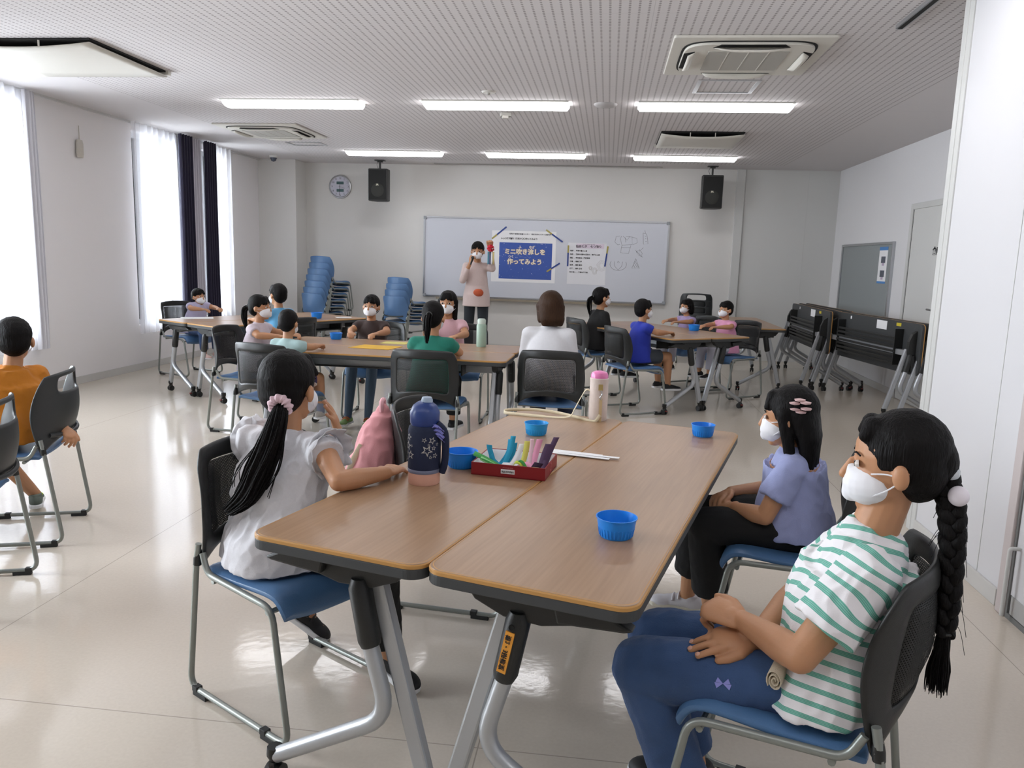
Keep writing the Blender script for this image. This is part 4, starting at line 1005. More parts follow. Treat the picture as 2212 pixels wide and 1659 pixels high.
    if sock:
        for kk, a, t in ((j.kL, j.aL, j.toeL), (j.kR, j.aR, j.toeR)):
            v = Vol(); lo = kk+(a-kk)*sock[1]; md = kk+(a-kk)*max(.4, sock[1]); v.rc(lo, md, .050*S, .048*S, flat0=True) if sock[1] < .4 else None
            v.rc(md, a+(kk-a)*.0, .048*S if sock[1] < .4 else .036*S, .033*S, flat0=True); v.build('sock', sock[0], p, .006, 2)
    for a, t in ((j.aL, j.toeL), (j.aR, j.toeR)):
        t = V3(t); upv = getattr(j, 'shoe_up', u); shoe(p, a, t, S*1.02, shoec, solec or m_paper, strap, upv, vox=.0045 if vox < .0055 else .007)
    # ---- hair
    S = SB*hs
    hb = Vol(); hv = .0042 if vox < .0055 else .0075
    hb.ell(H+hu*.030*S-hf*.019*S, .0765*S, .087*S, .083*S, hf, hu)
    hb.ell(H+hu*.000*S-hf*.040*S, .070*S, .060*S, .076*S, hf, hu)
    for q in ((-.034, -.044), (-.014, -.016), (.014, .016), (.034, .044)) if hair != 'none' else ():
        hb.rc(H+hu*.078*S+hf*.042*S+hr*q[0]*.6*S, H+hu*.040*S+hf*(.071-abs(q[1])*.25)*S+hr*q[1]*S, .020*S, .0095*S)
    if hair == 'none': hb.rc(H+hu*.078*S+hf*.040*S-hr*.02*S, H+hu*.062*S+hf*.055*S-hr*.038*S, .022*S, .012*S); hb.rc(H+hu*.078*S+hf*.040*S+hr*.02*S, H+hu*.062*S+hf*.055*S+hr*.038*S, .022*S, .012*S)
    if hair in ('long', 'bob'):
        ln = .085 if hair == 'bob' else .17
        for q in (-1, 1):
            hb.rc(H+hr*q*.064*S+hu*.02*S+hf*.0*S, H+hr*q*.062*S-hu*ln*.8*S-hf*.01*S, .024*S, .018*S)
        hb.loft([(H-hu*(ln+.02)*S-hf*.060*S, hr*.062*S, hf*.018*S), (H-hu*.07*S-hf*.062*S, hr*.074*S, hf*.040*S), (H+hu*.02*S-hf*.04*S, hr*.078*S, hf*.06*S)])
    hb_o = hb.build('hair', haircol, p, hv, 3, .0015, 40)
    if hair == 'pony':
        a0 = H-hf*.105*S+hu*.01*S
        b = strands([a0+hf*.02, a0-hf*.03*S-hu*.03*S, a0-hf*.035*S-hu*.10*S, a0-hf*.02*S-hu*.19*S], [.012*S, .026*S, .026*S, .010*S], 60, .0035*S, 5); wbuild(b, 'ponytail', haircol, p, smooth=True)
        b = MB(); b.tube([a0+(hr*math.cos(t)+hu*math.sin(t))*.016*S for t in [PI*k/6 for k in range(13)]], .007*S, 8); wbuild(b, 'hair_tie', m_black, p, smooth=True)
    if mask:
        mk = Vol(); mk.ell(H-hu*.040*S+hf*.040*S, .058*S, .058*S, .047*S, hf, hu); mk.rc(H-hu*.010*S+hf*.078*S, H-hu*.060*S+hf*.080*S, .014*S, .020*S); mo = mk.build('face_mask', m_mask, p, hv, 2)
        b = MB()
        for q in (-1, 1):
            for dz in (-.010, -.055): b.tube(spline([H+hr*q*.052*S+hu*dz*S+hf*.045*S, H+hr*q*.0655*S+hu*(dz*.7)*S+hf*.018*S, H+hr*q*.076*S-hu*.012*S-hf*.014*S]), .0016*S, 5)
        wbuild(b, 'ear_loop', m_mask, mo)
    p_ = Person(); p_.e = p; p_.ends = ends; p_.H = H; p_.hf = hf; p_.hu = hu; p_.hr = hr; p_.shirt = sh_; return p_
# ================================================================== PEOPLE
U = V3((0, 0, 1))
c_white = cloth('white_marl_jersey', '#d3d2d6', var=.07, vs=90); c_black = cloth('black_cotton', '#0c0c0d', sheen=0); c_navy = cloth('dark_navy_cotton', '#1b2238')
c_jeans = cloth('blue_denim', '#37527d', bump=.6, var=.30, vs=11); c_lav = cloth('lavender_cotton', '#9aa2cc'); c_orange = cloth('orange_cotton', '#bd7413'); c_green = cloth('green_cotton', '#177260')
c_blue = cloth('royal_blue_cotton', '#1f31a0'); c_sky = cloth('sky_blue_cotton', '#63a5cf'); c_pink = cloth('pink_cotton', '#d2a8b0'); c_pale = cloth('pale_pink_cotton', '#cbbfc8'); c_lilac = cloth('lilac_cotton', '#a795bf'); c_wht = cloth('white_knit', '#dad9dc')
c_bone = cloth('beige_smock', '#cbb8b3'); c_grey = cloth('charcoal_trousers', '#23292f'); c_purple = cloth('purple_shorts', '#3b2c55')
s_black = mat('black_shoe', '#17181a', .6); s_white = mat('white_shoe_leather', '#cfccd0', .5); s_green = mat('green_mesh_shoe', '#7f9c5c', .7, bump=.4); s_sole = mat('shoe_sole', '#cfc9b8', .6); s_pinks = mat('pale_pink_shoe', '#d8b9b0', .6)

# ---- girl in white, seen from behind at the left table
j = P_joints(-.98, 2.20, (1, -.12), 1.0, .445, tf=(.10, .99), hf=(.22, .97, -.06))
j.chest = V3((-.955, 2.245, .775)); j.neck = j.chest+U*.06; j.head = V3((-.948, 2.262, .962)); j.tr = V3((.985, -.15, 0)).normalized()
j.sR = V3((-.832, 2.225, .785)); j.sL = V3((-1.078, 2.262, .785))
j.eR = V3((-.728, 2.075, .732)); j.wR = V3((-.628, 2.205, .728)); j.hdR = V3((.12, .97, -.04)); j.hnR = V3((.15, .1, 1)); 
j.eL = V3((-.955, 2.43, .738)); j.wL = V3((-.828, 2.36, .800)); j.hdL = V3((-.10, -.42, .9)); j.hnL = V3((.9, .3, .1)); j.curl = (.18, .16, .14, .2)
j.hR = V3((-.93, 2.13, .52)); j.hL = V3((-.97, 2.27, .52)); j.kR = V3((-.625, 2.12, .495)); j.aR = V3((-.645, 2.295, .100)); j.toeR = V3((.86, -.42, -.28)); j.kL = V3((-.70, 2.38, .49)); j.aL = V3((-1.02, 2.52, .125)); j.toeL = V3((.8, .15, -.6))
j.hs = 1.07
A = make_person('girl in a white ruffled shirt with a long black ponytail, back to the viewer', j, c_white, c_black, s_black, m_paper, vox=.0045, sleeve=.30, sleeve_r=.060, loose=1.12, hem_drop=.02, wrinkle=.010, strap=s_black, group=None)
pA = A.e
# ponytail and pink hair tie
hp = [(-.938, 2.166, .926), (-.930, 2.128, .895), (-.945, 2.105, .82), (-.975, 2.088, .74), (-1.015, 2.085, .665), (-1.075, 2.088, .612)]
b = strands(hp, [.014, .026, .036, .040, .034, .016], 190, .0042, 11, nk=6, flatn=.55, ref=(1, 0, 0)); wbuild(b, 'ponytail', m_hair, pA, smooth=True)
rnd = random.Random(5); b = MB()
for k in range(26):
    o_ = V3((rnd.uniform(-.05, .055), rnd.uniform(-.01, .0), 0)); q = rnd.uniform(.5, 1.05)
    b.tube(spline([V3(hp[1])+o_*.3, V3(hp[2])+o_*.8, V3(hp[3])+o_*1.2+V3((0, 0, .01)), (V3(hp[4])+o_*1.5)*q+V3(hp[3])*(1-q)], 6), .0011, 4)
wbuild(b, 'loose_hair', m_hair, pA, smooth=True)
b = MB(); c0 = V3((-.936, 2.158, .924)); ax = V3((.03, -.95, -.28)).normalized(); x_, y_ = frame_of(ax)
NN = 60; b.grid(lambda u, v: c0+(x_*math.cos(2*PI*u)+y_*math.sin(2*PI*u))*(.024+.013*math.cos(2*PI*v)+.003*math.sin(2*PI*u*11))+ax*(.014*math.sin(2*PI*v)+.003*math.sin(2*PI*u*13)), NN, 10)
wbuild(b, 'hair_scrunchie', cloth('pale_pink_scrunchie', '#d9bcc4'), pA, smooth=True)
def ruffle(c, ax, refv, r0, r1, out, n, par, m, a0=0, a1=2*PI, seed=0, amp=.010):
    x_, y_ = frame_of(ax, refv); b = MB()
    def fn(u, v):
        t = a0+(a1-a0)*u; w_ = math.sin(t*n+seed)*.7+math.sin(t*n*.63+1.3*seed)*.5; r = r0+(r1-r0)*v+.004*v*w_
        return c+(x_*math.cos(t)+y_*math.sin(t)*.92)*r+ax*(out*v+amp*v*w_)+x_*0
    b.grid(fn, 150, 5); o = wbuild(b, 'sleeve_ruffle', m, par, smooth=True, solid=.0016); return o
for s_, e in ((j.sR, j.eR), (j.sL, j.eL)):
    ax = ((e-s_).normalized()*.75+(s_-j.chest).normalized()*.6).normalized()
    ruffle(s_+ax*.020, ax, U, .052, .079, .030, 12, pA, c_white, seed=1, amp=.009); ruffle(s_+ax*.010, ax, U, .050, .072, .006, 10, pA, c_white, seed=2.2, amp=.009)

# ---- girl in green stripes on the right
j = P_joints(.50, 1.69, (-.93, .36), 1.16, .445, lean=-.09, tf=(-.95, .30), hf=(-.95, .27, -.10))
j.pel = V3((.515, 1.69, .525)); j.chest = V3((.572, 1.672, .770)); j.neck = V3((.61, 1.662, .83)); j.head = V3((.605, 1.665, .985))
j.tr = V3((.30, .95, 0)).normalized(); j.r = V3((.36, .93, 0)).normalized()
j.sL = V3((.544, 1.552, .765)); j.sR = V3((.612, 1.796, .765))
j.eL = V3((.418, 1.515, .605)); j.wL = V3((.334, 1.672, .598)); j.hdL = V3((-.80, .58, .06)); j.hnL = V3((-.05, -.45, .85)); j.curlL = (.75, .8, .85, .9)
j.eR = V3((.50, 1.86, .60)); j.wR = V3((.366, 1.668, .562)); j.hdR = V3((-.97, -.02, -.10)); j.hnR = V3((-.1, -.30, .95)); j.curl = (.10, .14, .20, .42)
j.hs = .90; j.head = V3((.612, 1.662, .975)); j.thr = .86; j.hemd = .74; j.hL = V3((.49, 1.615, .500)); j.hR = V3((.54, 1.76, .500)); j.kL = V3((.128, 1.715, .445)); j.kR = V3((.168, 1.875, .440)); j.aL = V3((.262, 1.715, .085)); j.aR = V3((.285, 1.90, .085)); j.toeL = V3((-.95, .2, 0)); j.toeR = V3((-.95, .25, 0))
Bp = make_person('girl in a green and white striped shirt and jeans with a long black braid', j, stripes_mat(), c_jeans, s_black, m_paper, vox=.0045, sleeve=.66, sleeve_r=.060, loose=1.0, wrinkle=.011, stripes=True, pant_r=1.08, hem_drop=.01, hair='none')
pB = Bp.e
# braid: three lobes winding past each other
bp_ = spline([(.695, 1.640, .975), (.712, 1.628, .92), (.720, 1.618, .86), (.724, 1.612, .78), (.726, 1.608, .70), (.724, 1.606, .635)], 14); b = MB()
for k in range(3):
    pts, rs = [], []
    for i, p in enumerate(bp_):
        t = i/(len(bp_)-1)*11*PI/1.5+k*2*PI/3; wv = .0155*(1-.35*i/len(bp_)); pts.append(p+V3((math.sin(t)*wv, -.2*math.sin(t)*wv, 0))+V3((.25, .95, 0))*(math.sin(2*t)*.0085)); rs.append(.0165*(1-.35*i/len(bp_)))
    b.tube(pts, rs, 12)
wbuild(b, 'braid', m_hair, pB, smooth=True)
tail = [(.724, 1.606, .64), (.723, 1.605, .60), (.721, 1.604, .56), (.722, 1.604, .505)]
b = strands(tail, [.010, .013, .021, .022], 120, .0028, 21, nk=7); wbuild(b, 'braid_tail', m_hair, pB, smooth=True)
b = MB(); c0 = V3(tail[0]); b.tube([c0+V3((math.cos(t)*.013, math.sin(t)*.013, 0)) for t in [PI*k/6 for k in range(13)]], .004, 8); wbuild(b, 'hair_tie', m_black, pB, smooth=True)
b = MB(); rnd = random.Random(9)
for k in range(30):
    z0 = rnd.uniform(.62, .92); p0 = V3((.724, 1.612, z0)); sgn = rnd.choice((-1, 1, 1)); dx = rnd.uniform(.015, .05)*sgn
    b.tube(spline([p0, p0+V3((dx*.6, 0, .005)), p0+V3((dx, .0, -rnd.uniform(.02, .07)))], 5), .0006, 4)
wbuild(b, 'loose_hair', m_hair, pB, smooth=True)
# crown combed to a braid base at the back, white bobble ties
v = Vol(); H, hf, hu, hr = Bp.H, Bp.hf, Bp.hu, Bp.hr
v.ell(H-hf*.078+hu*.010, .048, .040, .052, hf, hu); v.rc(H-hf*.07, V3((.702, 1.636, .970)), .045, .022); v.build('braid_root', m_hair, pB, .0045, 3, .0015, 40)
b = MB(); 
for c0, r_, m_ in ((V3((.708, 1.625, .972)), .017, mat('frosted_bead', '#c9cfd4', .2)), (V3((.718, 1.604, .930)), .020, mat('white_bobble', '#e6dfe6', .3))):
    bb = Vol(); bb.ell(c0, r_, r_, r_*1.05); bb.build('hair_bobble', m_, pB, .003, 2)
from mathutils.bvhtree import BVHTree
def snap(objs, p, d):
    best = None
    for o in objs:
        t = BVHTree.FromPolygons([v.co+parent_world(o.parent) for v in o.data.vertices], [q.vertices[:] for q in o.data.polygons])
        h = t.ray_cast(V3(p)-V3(d)*.3, V3(d))
        if h[0] is not None and (best is None or h[3] < best[1]): best = (h[0], h[3], h[1])
    return best
# bow print on the thigh
jeans = [c for c in pB.children if c.name.startswith('trousers')]; sB = [c for c in pB.children if c.name.startswith('shirt')]
dn_ = V3((.15, .96, -.12)).normalized(); hit = snap(jeans, (.292, 1.62, .482), dn_); nn = hit[2] if hit[2].dot(dn_) < 0 else -hit[2]
xx = V3((-.93, .33, -.1)); xx = (xx-nn*xx.dot(nn)).normalized(); yy = nn.cross(xx); Mb = Matrix(((xx.x, yy.x, nn.x, hit[0].x), (xx.y, yy.y, nn.y, hit[0].y), (xx.z, yy.z, nn.z, hit[0].z), (0, 0, 0, 1))) @ Matrix.Translation((0, 0, .0005))
b = MB()
for sx in (-1, 1):
    for ang, l_ in ((.35, .017), (-.45, .015)): 
        e_ = V3((math.cos(ang)*sx, math.sin(ang)*1.0, 0))*l_; q_ = V3((-e_.y, e_.x, 0))*.38; b.prism([(0, 0), tuple((e_+q_)[:2]), tuple((e_-q_)[:2])], 0, .0012, M=Mb)
wbuild(b, 'bow_print', mat('lilac_print', '#9396dc', .7), pB)
# rolled handkerchief
hit = snap(jeans+sB, (.402, 1.62, .525), dn_)
a = empty('rolled_handkerchief', tuple(hit[0]-dn_*.006), 0, 'rolled cream handkerchief at the hip of the girl in stripes', 'handkerchief')
b = MB(); P_ = []
for i in range(44):
    t = i/43*2*PI*2.6; r = .003+.0011*t*1.0; P_.append((r*math.cos(t)*.8, r*math.sin(t)*1.35))
th = .0016; vs = []; 
for h in (-.026, .026):
    for x, y in P_: vs.append((x, h, y))
b.add(vs, [(i, i+1, 44+i+1, 44+i) for i in range(43)]); b.build('rolled_cloth', cloth('cream_towel', '#d8cbb4', bump=.8), a, smooth=True, solid=.0022); a.rotation_euler = (.25, 0, -.5)

# ---- girl in lavender behind her
j = P_joints(.69, 2.70, (-.97, .22), 1.0, .445, lean=-.02, tf=(-.93, .36), hf=(-.9, .42, -.15))
j.chest = V3((.665, 2.69, .715)); j.head = V3((.635, 2.70, .868)); j.tr = V3((.36, .93, 0)).normalized(); j.sL = V3((.625, 2.575, .715)); j.sR = V3((.71, 2.805, .715)); j.neck = j.chest+U*.05
j.eL = V3((.555, 2.565, .555)); j.wL = V3((.475, 2.665, .548)); j.hdL = V3((-.45, .85, -.2)); j.hnL = V3((-.3, -.1, .95)); j.eR = V3((.66, 2.90, .56)); j.wR = V3((.48, 2.80, .565)); j.hdR = V3((-.7, -.55, -.15)); j.hnR = V3((-.2, .2, .95)); j.curl = (.35, .4, .45, .5)
j.hL = V3((.68, 2.62, .50)); j.hR = V3((.70, 2.76, .50)); j.kL = V3((.385, 2.68, .475)); j.kR = V3((.38, 2.82, .475)); j.aL = V3((.445, 2.79, .075)); j.aR = V3((.375, 2.99, .075)); j.toeL = V3((-.95, .25, 0)); j.toeR = V3((-.96, .25, 0))
Cp = make_person('girl in a lavender top and black trousers with long loose black hair', j, c_lav, c_black, s_white, s_sole, vox=.0052, sleeve=.62, sleeve_r=.056, wrinkle=.008, hair='long', leg='crop', pant_r=1.1, strap=s_white)
b = MB(); c0 = Cp.H+Cp.hu*.045-Cp.hf*.055-Cp.hr*.062
for k in range(6):
    t = k*PI/3; dd = (Cp.hu*math.cos(t)+Cp.hf*math.sin(t))
    b.lathe([(0, -.006), (.016, -.002), (.018, .003), (.0, .007)], c=c0+dd*.020-Cp.hr*.004, seg=12)
wbuild(b, 'hair_ornament', mat('pale_pink_ornament', '#d7b7b5', .6), Cp.e, smooth=True)
text('shoe_lettering', 'Puerta', .03, m_ink, None, None) if 0 else None
sh0 = [c for c in Cp.e.children if c.name.startswith('shoe')][0]
t_ = V3((-.95, .25, 0)).normalized(); c0 = V3((.445, 2.79, .0))+t_*.055-V3((.25, .95, 0)).normalized()*.0335+U*.036
M_ = Matrix(((-t_.x*-1*-1, 0, -.25, c0.x), (-t_.y*-1*-1, 0, -.95, c0.y), (0, 1, 0, c0.z), (0, 0, 0, 1)))
M_ = Matrix.Translation(c0) @ Matrix(((-t_.x, 0, -.25, 0), (-t_.y, 0, -.95, 0), (0, 1, 0, 0), (0, 0, 0, 1)))
o = text('shoe_lettering', 'Puerta', .020, m_ink, sh0, M_); o.data.transform(Matrix.Translation(-parent_world(sh0)))

# ---- boy in orange at the left edge
j = P_joints(-2.73, 3.27, (-.94, -.34), 1.0, .445, lean=.10, tf=(-.80, .30), hf=(-.55, .8, -.1))
j.head = V3((-2.735, 3.33, .925)); j.chest = V3((-2.74, 3.30, .75)); j.sL = j.chest-j.tr*.12; j.sR = j.chest+j.tr*.12; 
j.eR = V3((-2.62, 3.44, .60)); j.wR = V3((-2.50, 3.315, .525)); j.hdR = V3((.75, -.45, -.45)); j.hnR = V3((.3, .1, .9)); j.aR = V3((-2.90, 3.60, .085)); j.kR = V3((-3.02, 3.38, .46)); j.toeR = V3((-.6, .8, 0)); j.aL = V3((-3.05, 3.2, .085)); j.curl = (.6, .7, .8, .8)
make_person('boy in an orange shirt with short black hair, seated at the left edge', j, c_orange, cloth('olive_shorts', '#4b4a3a'), mat('grey_green_shoe', '#5f6a60', .6), m_paper, vox=.0052, sleeve=.6, leg='short', wrinkle=.007, loose=1.12, hair='bob' if 0 else 'short', strap=mat('lime_strap', '#a9c22e', .6))

# ---- children round the middle tables
def kid(label, x, y, f, S, shirt, pants, shoec, leg='long', hair='short', at_table=True, tf=None, hf=None, drop=0, **k):
    j = P_joints(x, y, f, S, .445, lean=k.pop('lean', .04), tf=tf, hf=hf, hdrop=drop)
    if at_table: table_arms(j, z=.738, reach=.235); j.curl = (.4, .45, .5, .55)
    if k.pop('feet', 0):
        for q in ('aL', 'aR'):
            a_ = getattr(j, q); a_ += j.f*.10; a_.z = .075
    return make_person(label, j, shirt, pants, shoec, vox=.008, leg=leg, hair=hair, **k), j
kid('child in a green shirt with black ponytail, back to the viewer at the middle tables', -1.12, 4.97, (.02, 1), .98, c_green, c_black, s_black, hair='pony', hf=(.05, 1, -.15))
kid('child in pale teal, back to the viewer, at the left end of the middle table', -2.12, 4.97, (.30, .95), .84, cloth('pale_teal_cotton', '#9fb9b8'), c_purple, s_sole and mat('pale_shoe', '#b7b0a8', .6), 'short', sock=(mat('checked_sock', '#7c8296', .8), .72), hf=(.1, 1, -.2))
kid('person in a white long sleeved top with brown hair, back to the viewer', -.38, 5.28, (.05, 1), 1.14, c_wht, c_navy, s_black, hair='bob', haircol=m_hair_br, at_table=False, sleeve=1.85, hf=(-.3, 1, -.1), drop=.02)
pk, jk = kid('child in a dark top and grey blue knee socks facing the viewer', -1.93, 6.36, (0, -1), .92, cloth('dark_brown_cotton', '#3a2b28'), c_purple, s_green, 'short', feet=1, sock=(cloth('grey_blue_knit', '#566a80'), .12), strap=mat('orange_lace', '#b5552a', .6))
kid('child in a pink top with dark hair facing the viewer behind the middle tables', -1.30, 6.44, (0, -1), 1.0, c_pink, c_navy, s_black, hair='long')
# window tables
kid('child in lavender with dark hair leaning over the window tables', -4.49, 8.08, (.87, -.40), .86, c_lilac if 0 else cloth('pale_lavender_cotton', '#b9b3cf'), c_jeans, s_pinks, drop=.06, lean=.12)
kid('child in a sky blue top on the right side of the window tables', -2.95, 6.88, (-.87, .5), .98, c_sky, c_navy, s_black)
kid('child in a pale pink top at the left end of the middle tables', -2.68, 5.72, (1, -.02), .92, c_pale, c_navy, s_black, hair='pony')
# right tables
kid('boy in a bright blue shirt seen from the side at the right tables', .30, 7.27, (.87, .5), .92, c_blue, cloth('grey_shorts', '#3c4148'), s_black, 'short', at_table=True)
kid('person in black clothes with a ponytail seen from the side before the whiteboard', -.10, 8.16, (.87, .5), 1.02, c_black, c_black, s_black, at_table=False, hair='pony')
kid('child in a lilac top at the far side of the right tables', .93, 8.91, (-.82, -.57), .84, c_lilac, cloth('white_leggings', '#b9b7c4'), s_black, hair='bob')
kid('child in a pink top at the far side of the right tables', 1.28, 8.38, (-.82, -.57), .86, cloth('candy_pink_cotton', '#d795b5'), cloth('white_leggings', '#b9b7c4'), s_black)
# ---- the instructor standing at the whiteboard
j = P_joints(-1.82, 10.95, (0, -1), 1.22, .72, tf=(0, -1), hf=(.06, -1, -.12))
j.pel = V3((-1.82, 10.95, .83)); j.chest = V3((-1.82, 10.94, 1.24)); j.neck = j.chest+U*.06; j.head = V3((-1.81, 10.90, 1.455)); j.sL = j.chest+V3((.150, 0, .0)); j.sR = j.chest+V3((-.150, 0, 0)); j.r = j.tr = V3((-1, 0, 0))
j.hL = V3((-1.73, 10.95, .84)); j.hR = V3((-1.91, 10.95, .84)); j.kL = V3((-1.72, 10.93, .46)); j.kR = V3((-1.92, 10.93, .46)); j.aL = V3((-1.72, 10.97, .085)); j.aR = V3((-1.92, 10.97, .085)); j.toeL = V3((.15, -1, 0)); j.toeR = V3((-.15, -1, 0))
j.eL = V3((-1.60, 10.90, 1.22)); j.wL = V3((-1.615, 10.80, 1.50)); j.hdL = V3((0, .05, 1)); j.hnL = V3((0, 1, 0)); j.eR = V3((-2.0, 10.82, 1.05)); j.wR = V3((-1.885, 10.75, 1.29)); j.hdR = V3((.35, -.1, .9)); j.hnR = V3((-.5, -.8, .2)); j.curl = (.9, .9, .9, .9)
Tp = make_person('instructor in a beige top and mask raising one hand at the whiteboard', j, c_bone, c_grey, s_black, vox=.0075, sleeve=1.7, hair='short', hem_drop=.06, loose=.95)
v = Vol(); v.ell((-1.77, 10.80, .885), .075, .045, .055, (0, -1, 0)); v.build('waist_pouch', cloth('orange_red_cloth', '#b4502c'), Tp.e, .008, 3, .004, 20)
a = empty('microphone', (-1.845, 10.70, 1.30), 0, 'black microphone held to the mask of the instructor', 'microphone')
b = MB(); b.tube([(-.03, .02, -.03), (0, 0, .05)], [.011, .013], 12); b.build('handle', m_black, a, smooth=True)
b = Vol(); b.ell((0, 0, .065), .023, .023, .023); o = b.build('grille', mat('mic_grille', '#2b2b2e', .4), None, .004, 1); o.parent = a
a = empty('mini_streamer', (-1.60, 10.755, 1.50), 0, 'miniature paper streamer with a red pompom held up by the instructor', 'streamer')
b = MB(); rnd = random.Random(2)
for k in range(22):
    th_, ph = rnd.uniform(0, 2*PI), rnd.uniform(-1.3, 1.3); n_ = V3((math.cos(th_)*math.cos(ph), math.sin(th_)*math.cos(ph), math.sin(ph)*.75)); x_, y_ = frame_of(n_)
    b.grid(lambda u, v: n_*(.030+.022*v+.006*math.sin(u*12+v*4))+x_*((u-.5)*.05)+y_*((v-.5)*.04+.01*math.sin(u*9)), 6, 4)
b.build('red_pompom', mat('red_paper', '#d8283e', .7), a, smooth=True, solid=.001)
for k, m_ in enumerate((mat('teal_paper', '#4f8fa3', .7), mat('navy_strip', '#46557f', .7), m_paper, mat('gold_strip', '#c6b47a', .7))):
    b = MB(); x0 = -.045+.024*k; b.grid(lambda u, v: (x0+.022*u, -.02+.006*math.sin(v*4+k), -.05-.17*v), 2, 8); b.build('paper_strip', m_, a, smooth=True, solid=.001)

# ================================================================== THINGS ON THE TABLES
TZ = .7008
m_bowl = mat('blue_bowl_plastic', '#1b83df', .35, spec=.5); m_bowl2 = mat('cyan_blue_bowl_plastic', '#249bdc', .35)
def bowl(x, y, r, m, label, z=TZ):
    a = empty('plastic_bowl', (x, y, z), 0, label, 'bowl', 'blue plastic bowls')
    h = r*1.0; b = MB(); K = 36
    prof = [(0, .001), (r*.74, 0), (r*.80, .004), (r*.90, h*.55), (r*.965, h*.955), (r*1.01, h*.965), (r*1.01, h), (r*.955, h), (r*.88, h*.55), (r*.77, .008), (0, .006)]
    b.lathe(prof, seg=K, capb=False); b.build('bowl_wall', m, a, smooth=True)
    b = MB()
    for k in range(30):
        t = 2*PI*k/30; c, s_ = math.cos(t), math.sin(t); b.bar((r*.815*c, r*.815*s_, h*.10), (r*.885*c, r*.885*s_, h*.50), .0035, .0015, (c, s_, 0))
    b.build('ribbing', m, a); return a
bowl(.052, 1.872, .051, m_bowl, 'blue plastic bowl alone on the near right table')
bowl(-.245, 2.955, .047, m_bowl2, 'lighter blue bowl in front of the cream bottle pouch')
bowl(-.440, 2.425, .053, m_bowl, 'blue bowl between the navy bottle and the red box')
bowl(.405, 3.095, .047, m_bowl, 'blue bowl near the far end of the right table')
bowl(-2.10, 5.93, .05, m_bowl, 'small blue bowl at the left part of the middle tables')
bowl(-2.95, 7.75, .06, m_bowl, 'blue bowl on the far end of the window tables')
bowl(.90, 8.10, .06, m_bowl, 'blue bowl on the far right tables')
# red box of paper strips
BXA = math.radians(-9)
a = empty('gift_box', (-.265, 2.425, TZ), math.radians(-7), 'shallow red box holding coloured paper strips', 'box')
b = MB(); bx, by, bh = .118, .098, .040
b.box(-bx, bx, -by, -by+.003, 0, bh); b.box(-bx, bx, by-.003, by, 0, bh); b.box(-bx, -bx+.003, -by+.003, by-.003, 0, bh); b.box(bx-.003, bx, -by+.003, by-.003, 0, bh); b.box(-bx, bx, -by, by, 0, .003)
b.build('red_wall', mat('dark_red_card', '#8a1a22', .45), a)
b = MB(); b.box(-bx+.003, bx-.003, -by+.003, by-.003, .003, .0045); b.box(-bx+.003, bx-.003, by-.0045, by-.003, .0045, bh-.002); b.box(-bx+.003, -bx+.0045, -by+.003, by-.0045, .0045, bh-.002); b.build('lining', m_paper, a)
b = MB(); b.box(-.022, .022, -by-.0008, -by, .012, .026); b.build('white_label', m_paper, a)
text('label_text', 'UNAGI PIE', .0085, m_ink, a, Matrix.Translation((0, -by-.0012, .019)) @ M_BACK @ Matrix.Rotation(PI, 4, 'Z'))
text('small_print', 'HAMAMATSU', .0055, mat('pale_red_print', '#b9696c', .6), a, Matrix.Translation((0, -by-.0006, .031)) @ M_BACK @ Matrix.Rotation(PI, 4, 'Z'))
text('side_mark', 'うな', .022, mat('pale_red_print', '#b9696c', .6), a, Matrix.Translation((bx+.0006, -.01, .020)) @ Matrix(((0,0,1),(1,0,0),(0,1,0))).to_4x4() @ Matrix.Rotation(PI/2, 4, 'Z'))
gw = V3(a.location)
def strip(pts, wdir, wd, m, label, cat='paper strip', name='paper_strip', grp='coloured paper strips in the red box'):
    P_ = spline(pts, 5); w_ = V3(wdir).normalized()*wd/2; c0 = P_[0].copy()
    b = MB(); vs = []
    for p in P_: vs += [p-w_-c0, p+w_-c0]
    b.add(vs, [(2*i, 2*i+1, 2*i+3, 2*i+2) for i in range(len(P_)-1)])
    o = b.build(name, m, None, smooth=True, solid=.0006, auto=180); o.location = c0; return tag(o, label, cat, grp)
mk = lambda n_, c: mat(n_, c, .75)
p_cy, p_tl, p_gr, p_lg, p_ye, p_pk, p_lp, p_pu, p_dp, p_wh, p_cr = mk('cyan_paper', '#2ba6cc'), mk('teal_blue_paper', '#1c93b4'), mk('green_paper', '#3f9a49'), mk('pale_green_paper', '#8fd08a'), mk('yellow_paper', '#dfdc6a'), mk('pink_paper', '#eda3c0'), mk('light_pink_paper', '#f0c9d4'), mk('plum_paper', '#57405f'), mk('dark_plum_paper', '#33223a'), m_paper, mk('cream_paper', '#e0cf9c')
X0, Y0 = gw.x, gw.y
def S_(dx, dy, h): return (X0+dx, Y0+dy, TZ+h)
strip([S_(-.045, -.02, .008), S_(-.035, .0, .02), S_(-.018, .01, .06), S_(-.010, .012, .108)], (1, 0, 0), .017, p_cy, 'tallest cyan paper strip standing in the red box')
strip([S_(-.040, .0, .008), S_(-.026, .01, .02), S_(-.010, .015, .05), S_(-.004, .018, .085)], (1, 0, .1), .015, p_tl, 'middle cyan paper strip leaning in the red box')
strip([S_(-.060, .01, .010), S_(-.045, .02, .02), S_(-.025, .02, .055), S_(-.020, .02, .095)], (1, 0, 0), .015, p_cy, 'cyan paper strip behind the tallest one in the red box')
strip([S_(-.07, -.01, .012), S_(-.075, 0, .035), S_(-.085, .01, .060), S_(-.088, .015, .074)], (1, .1, -.1), .018, p_tl, 'short teal paper curl at the left of the red box')
strip([S_(-.055, -.02, .02), S_(-.07, -.01, .030), S_(-.08, 0, .044)], (.5, .2, .6), .016, p_tl, 'small teal paper fold at the left of the red box')
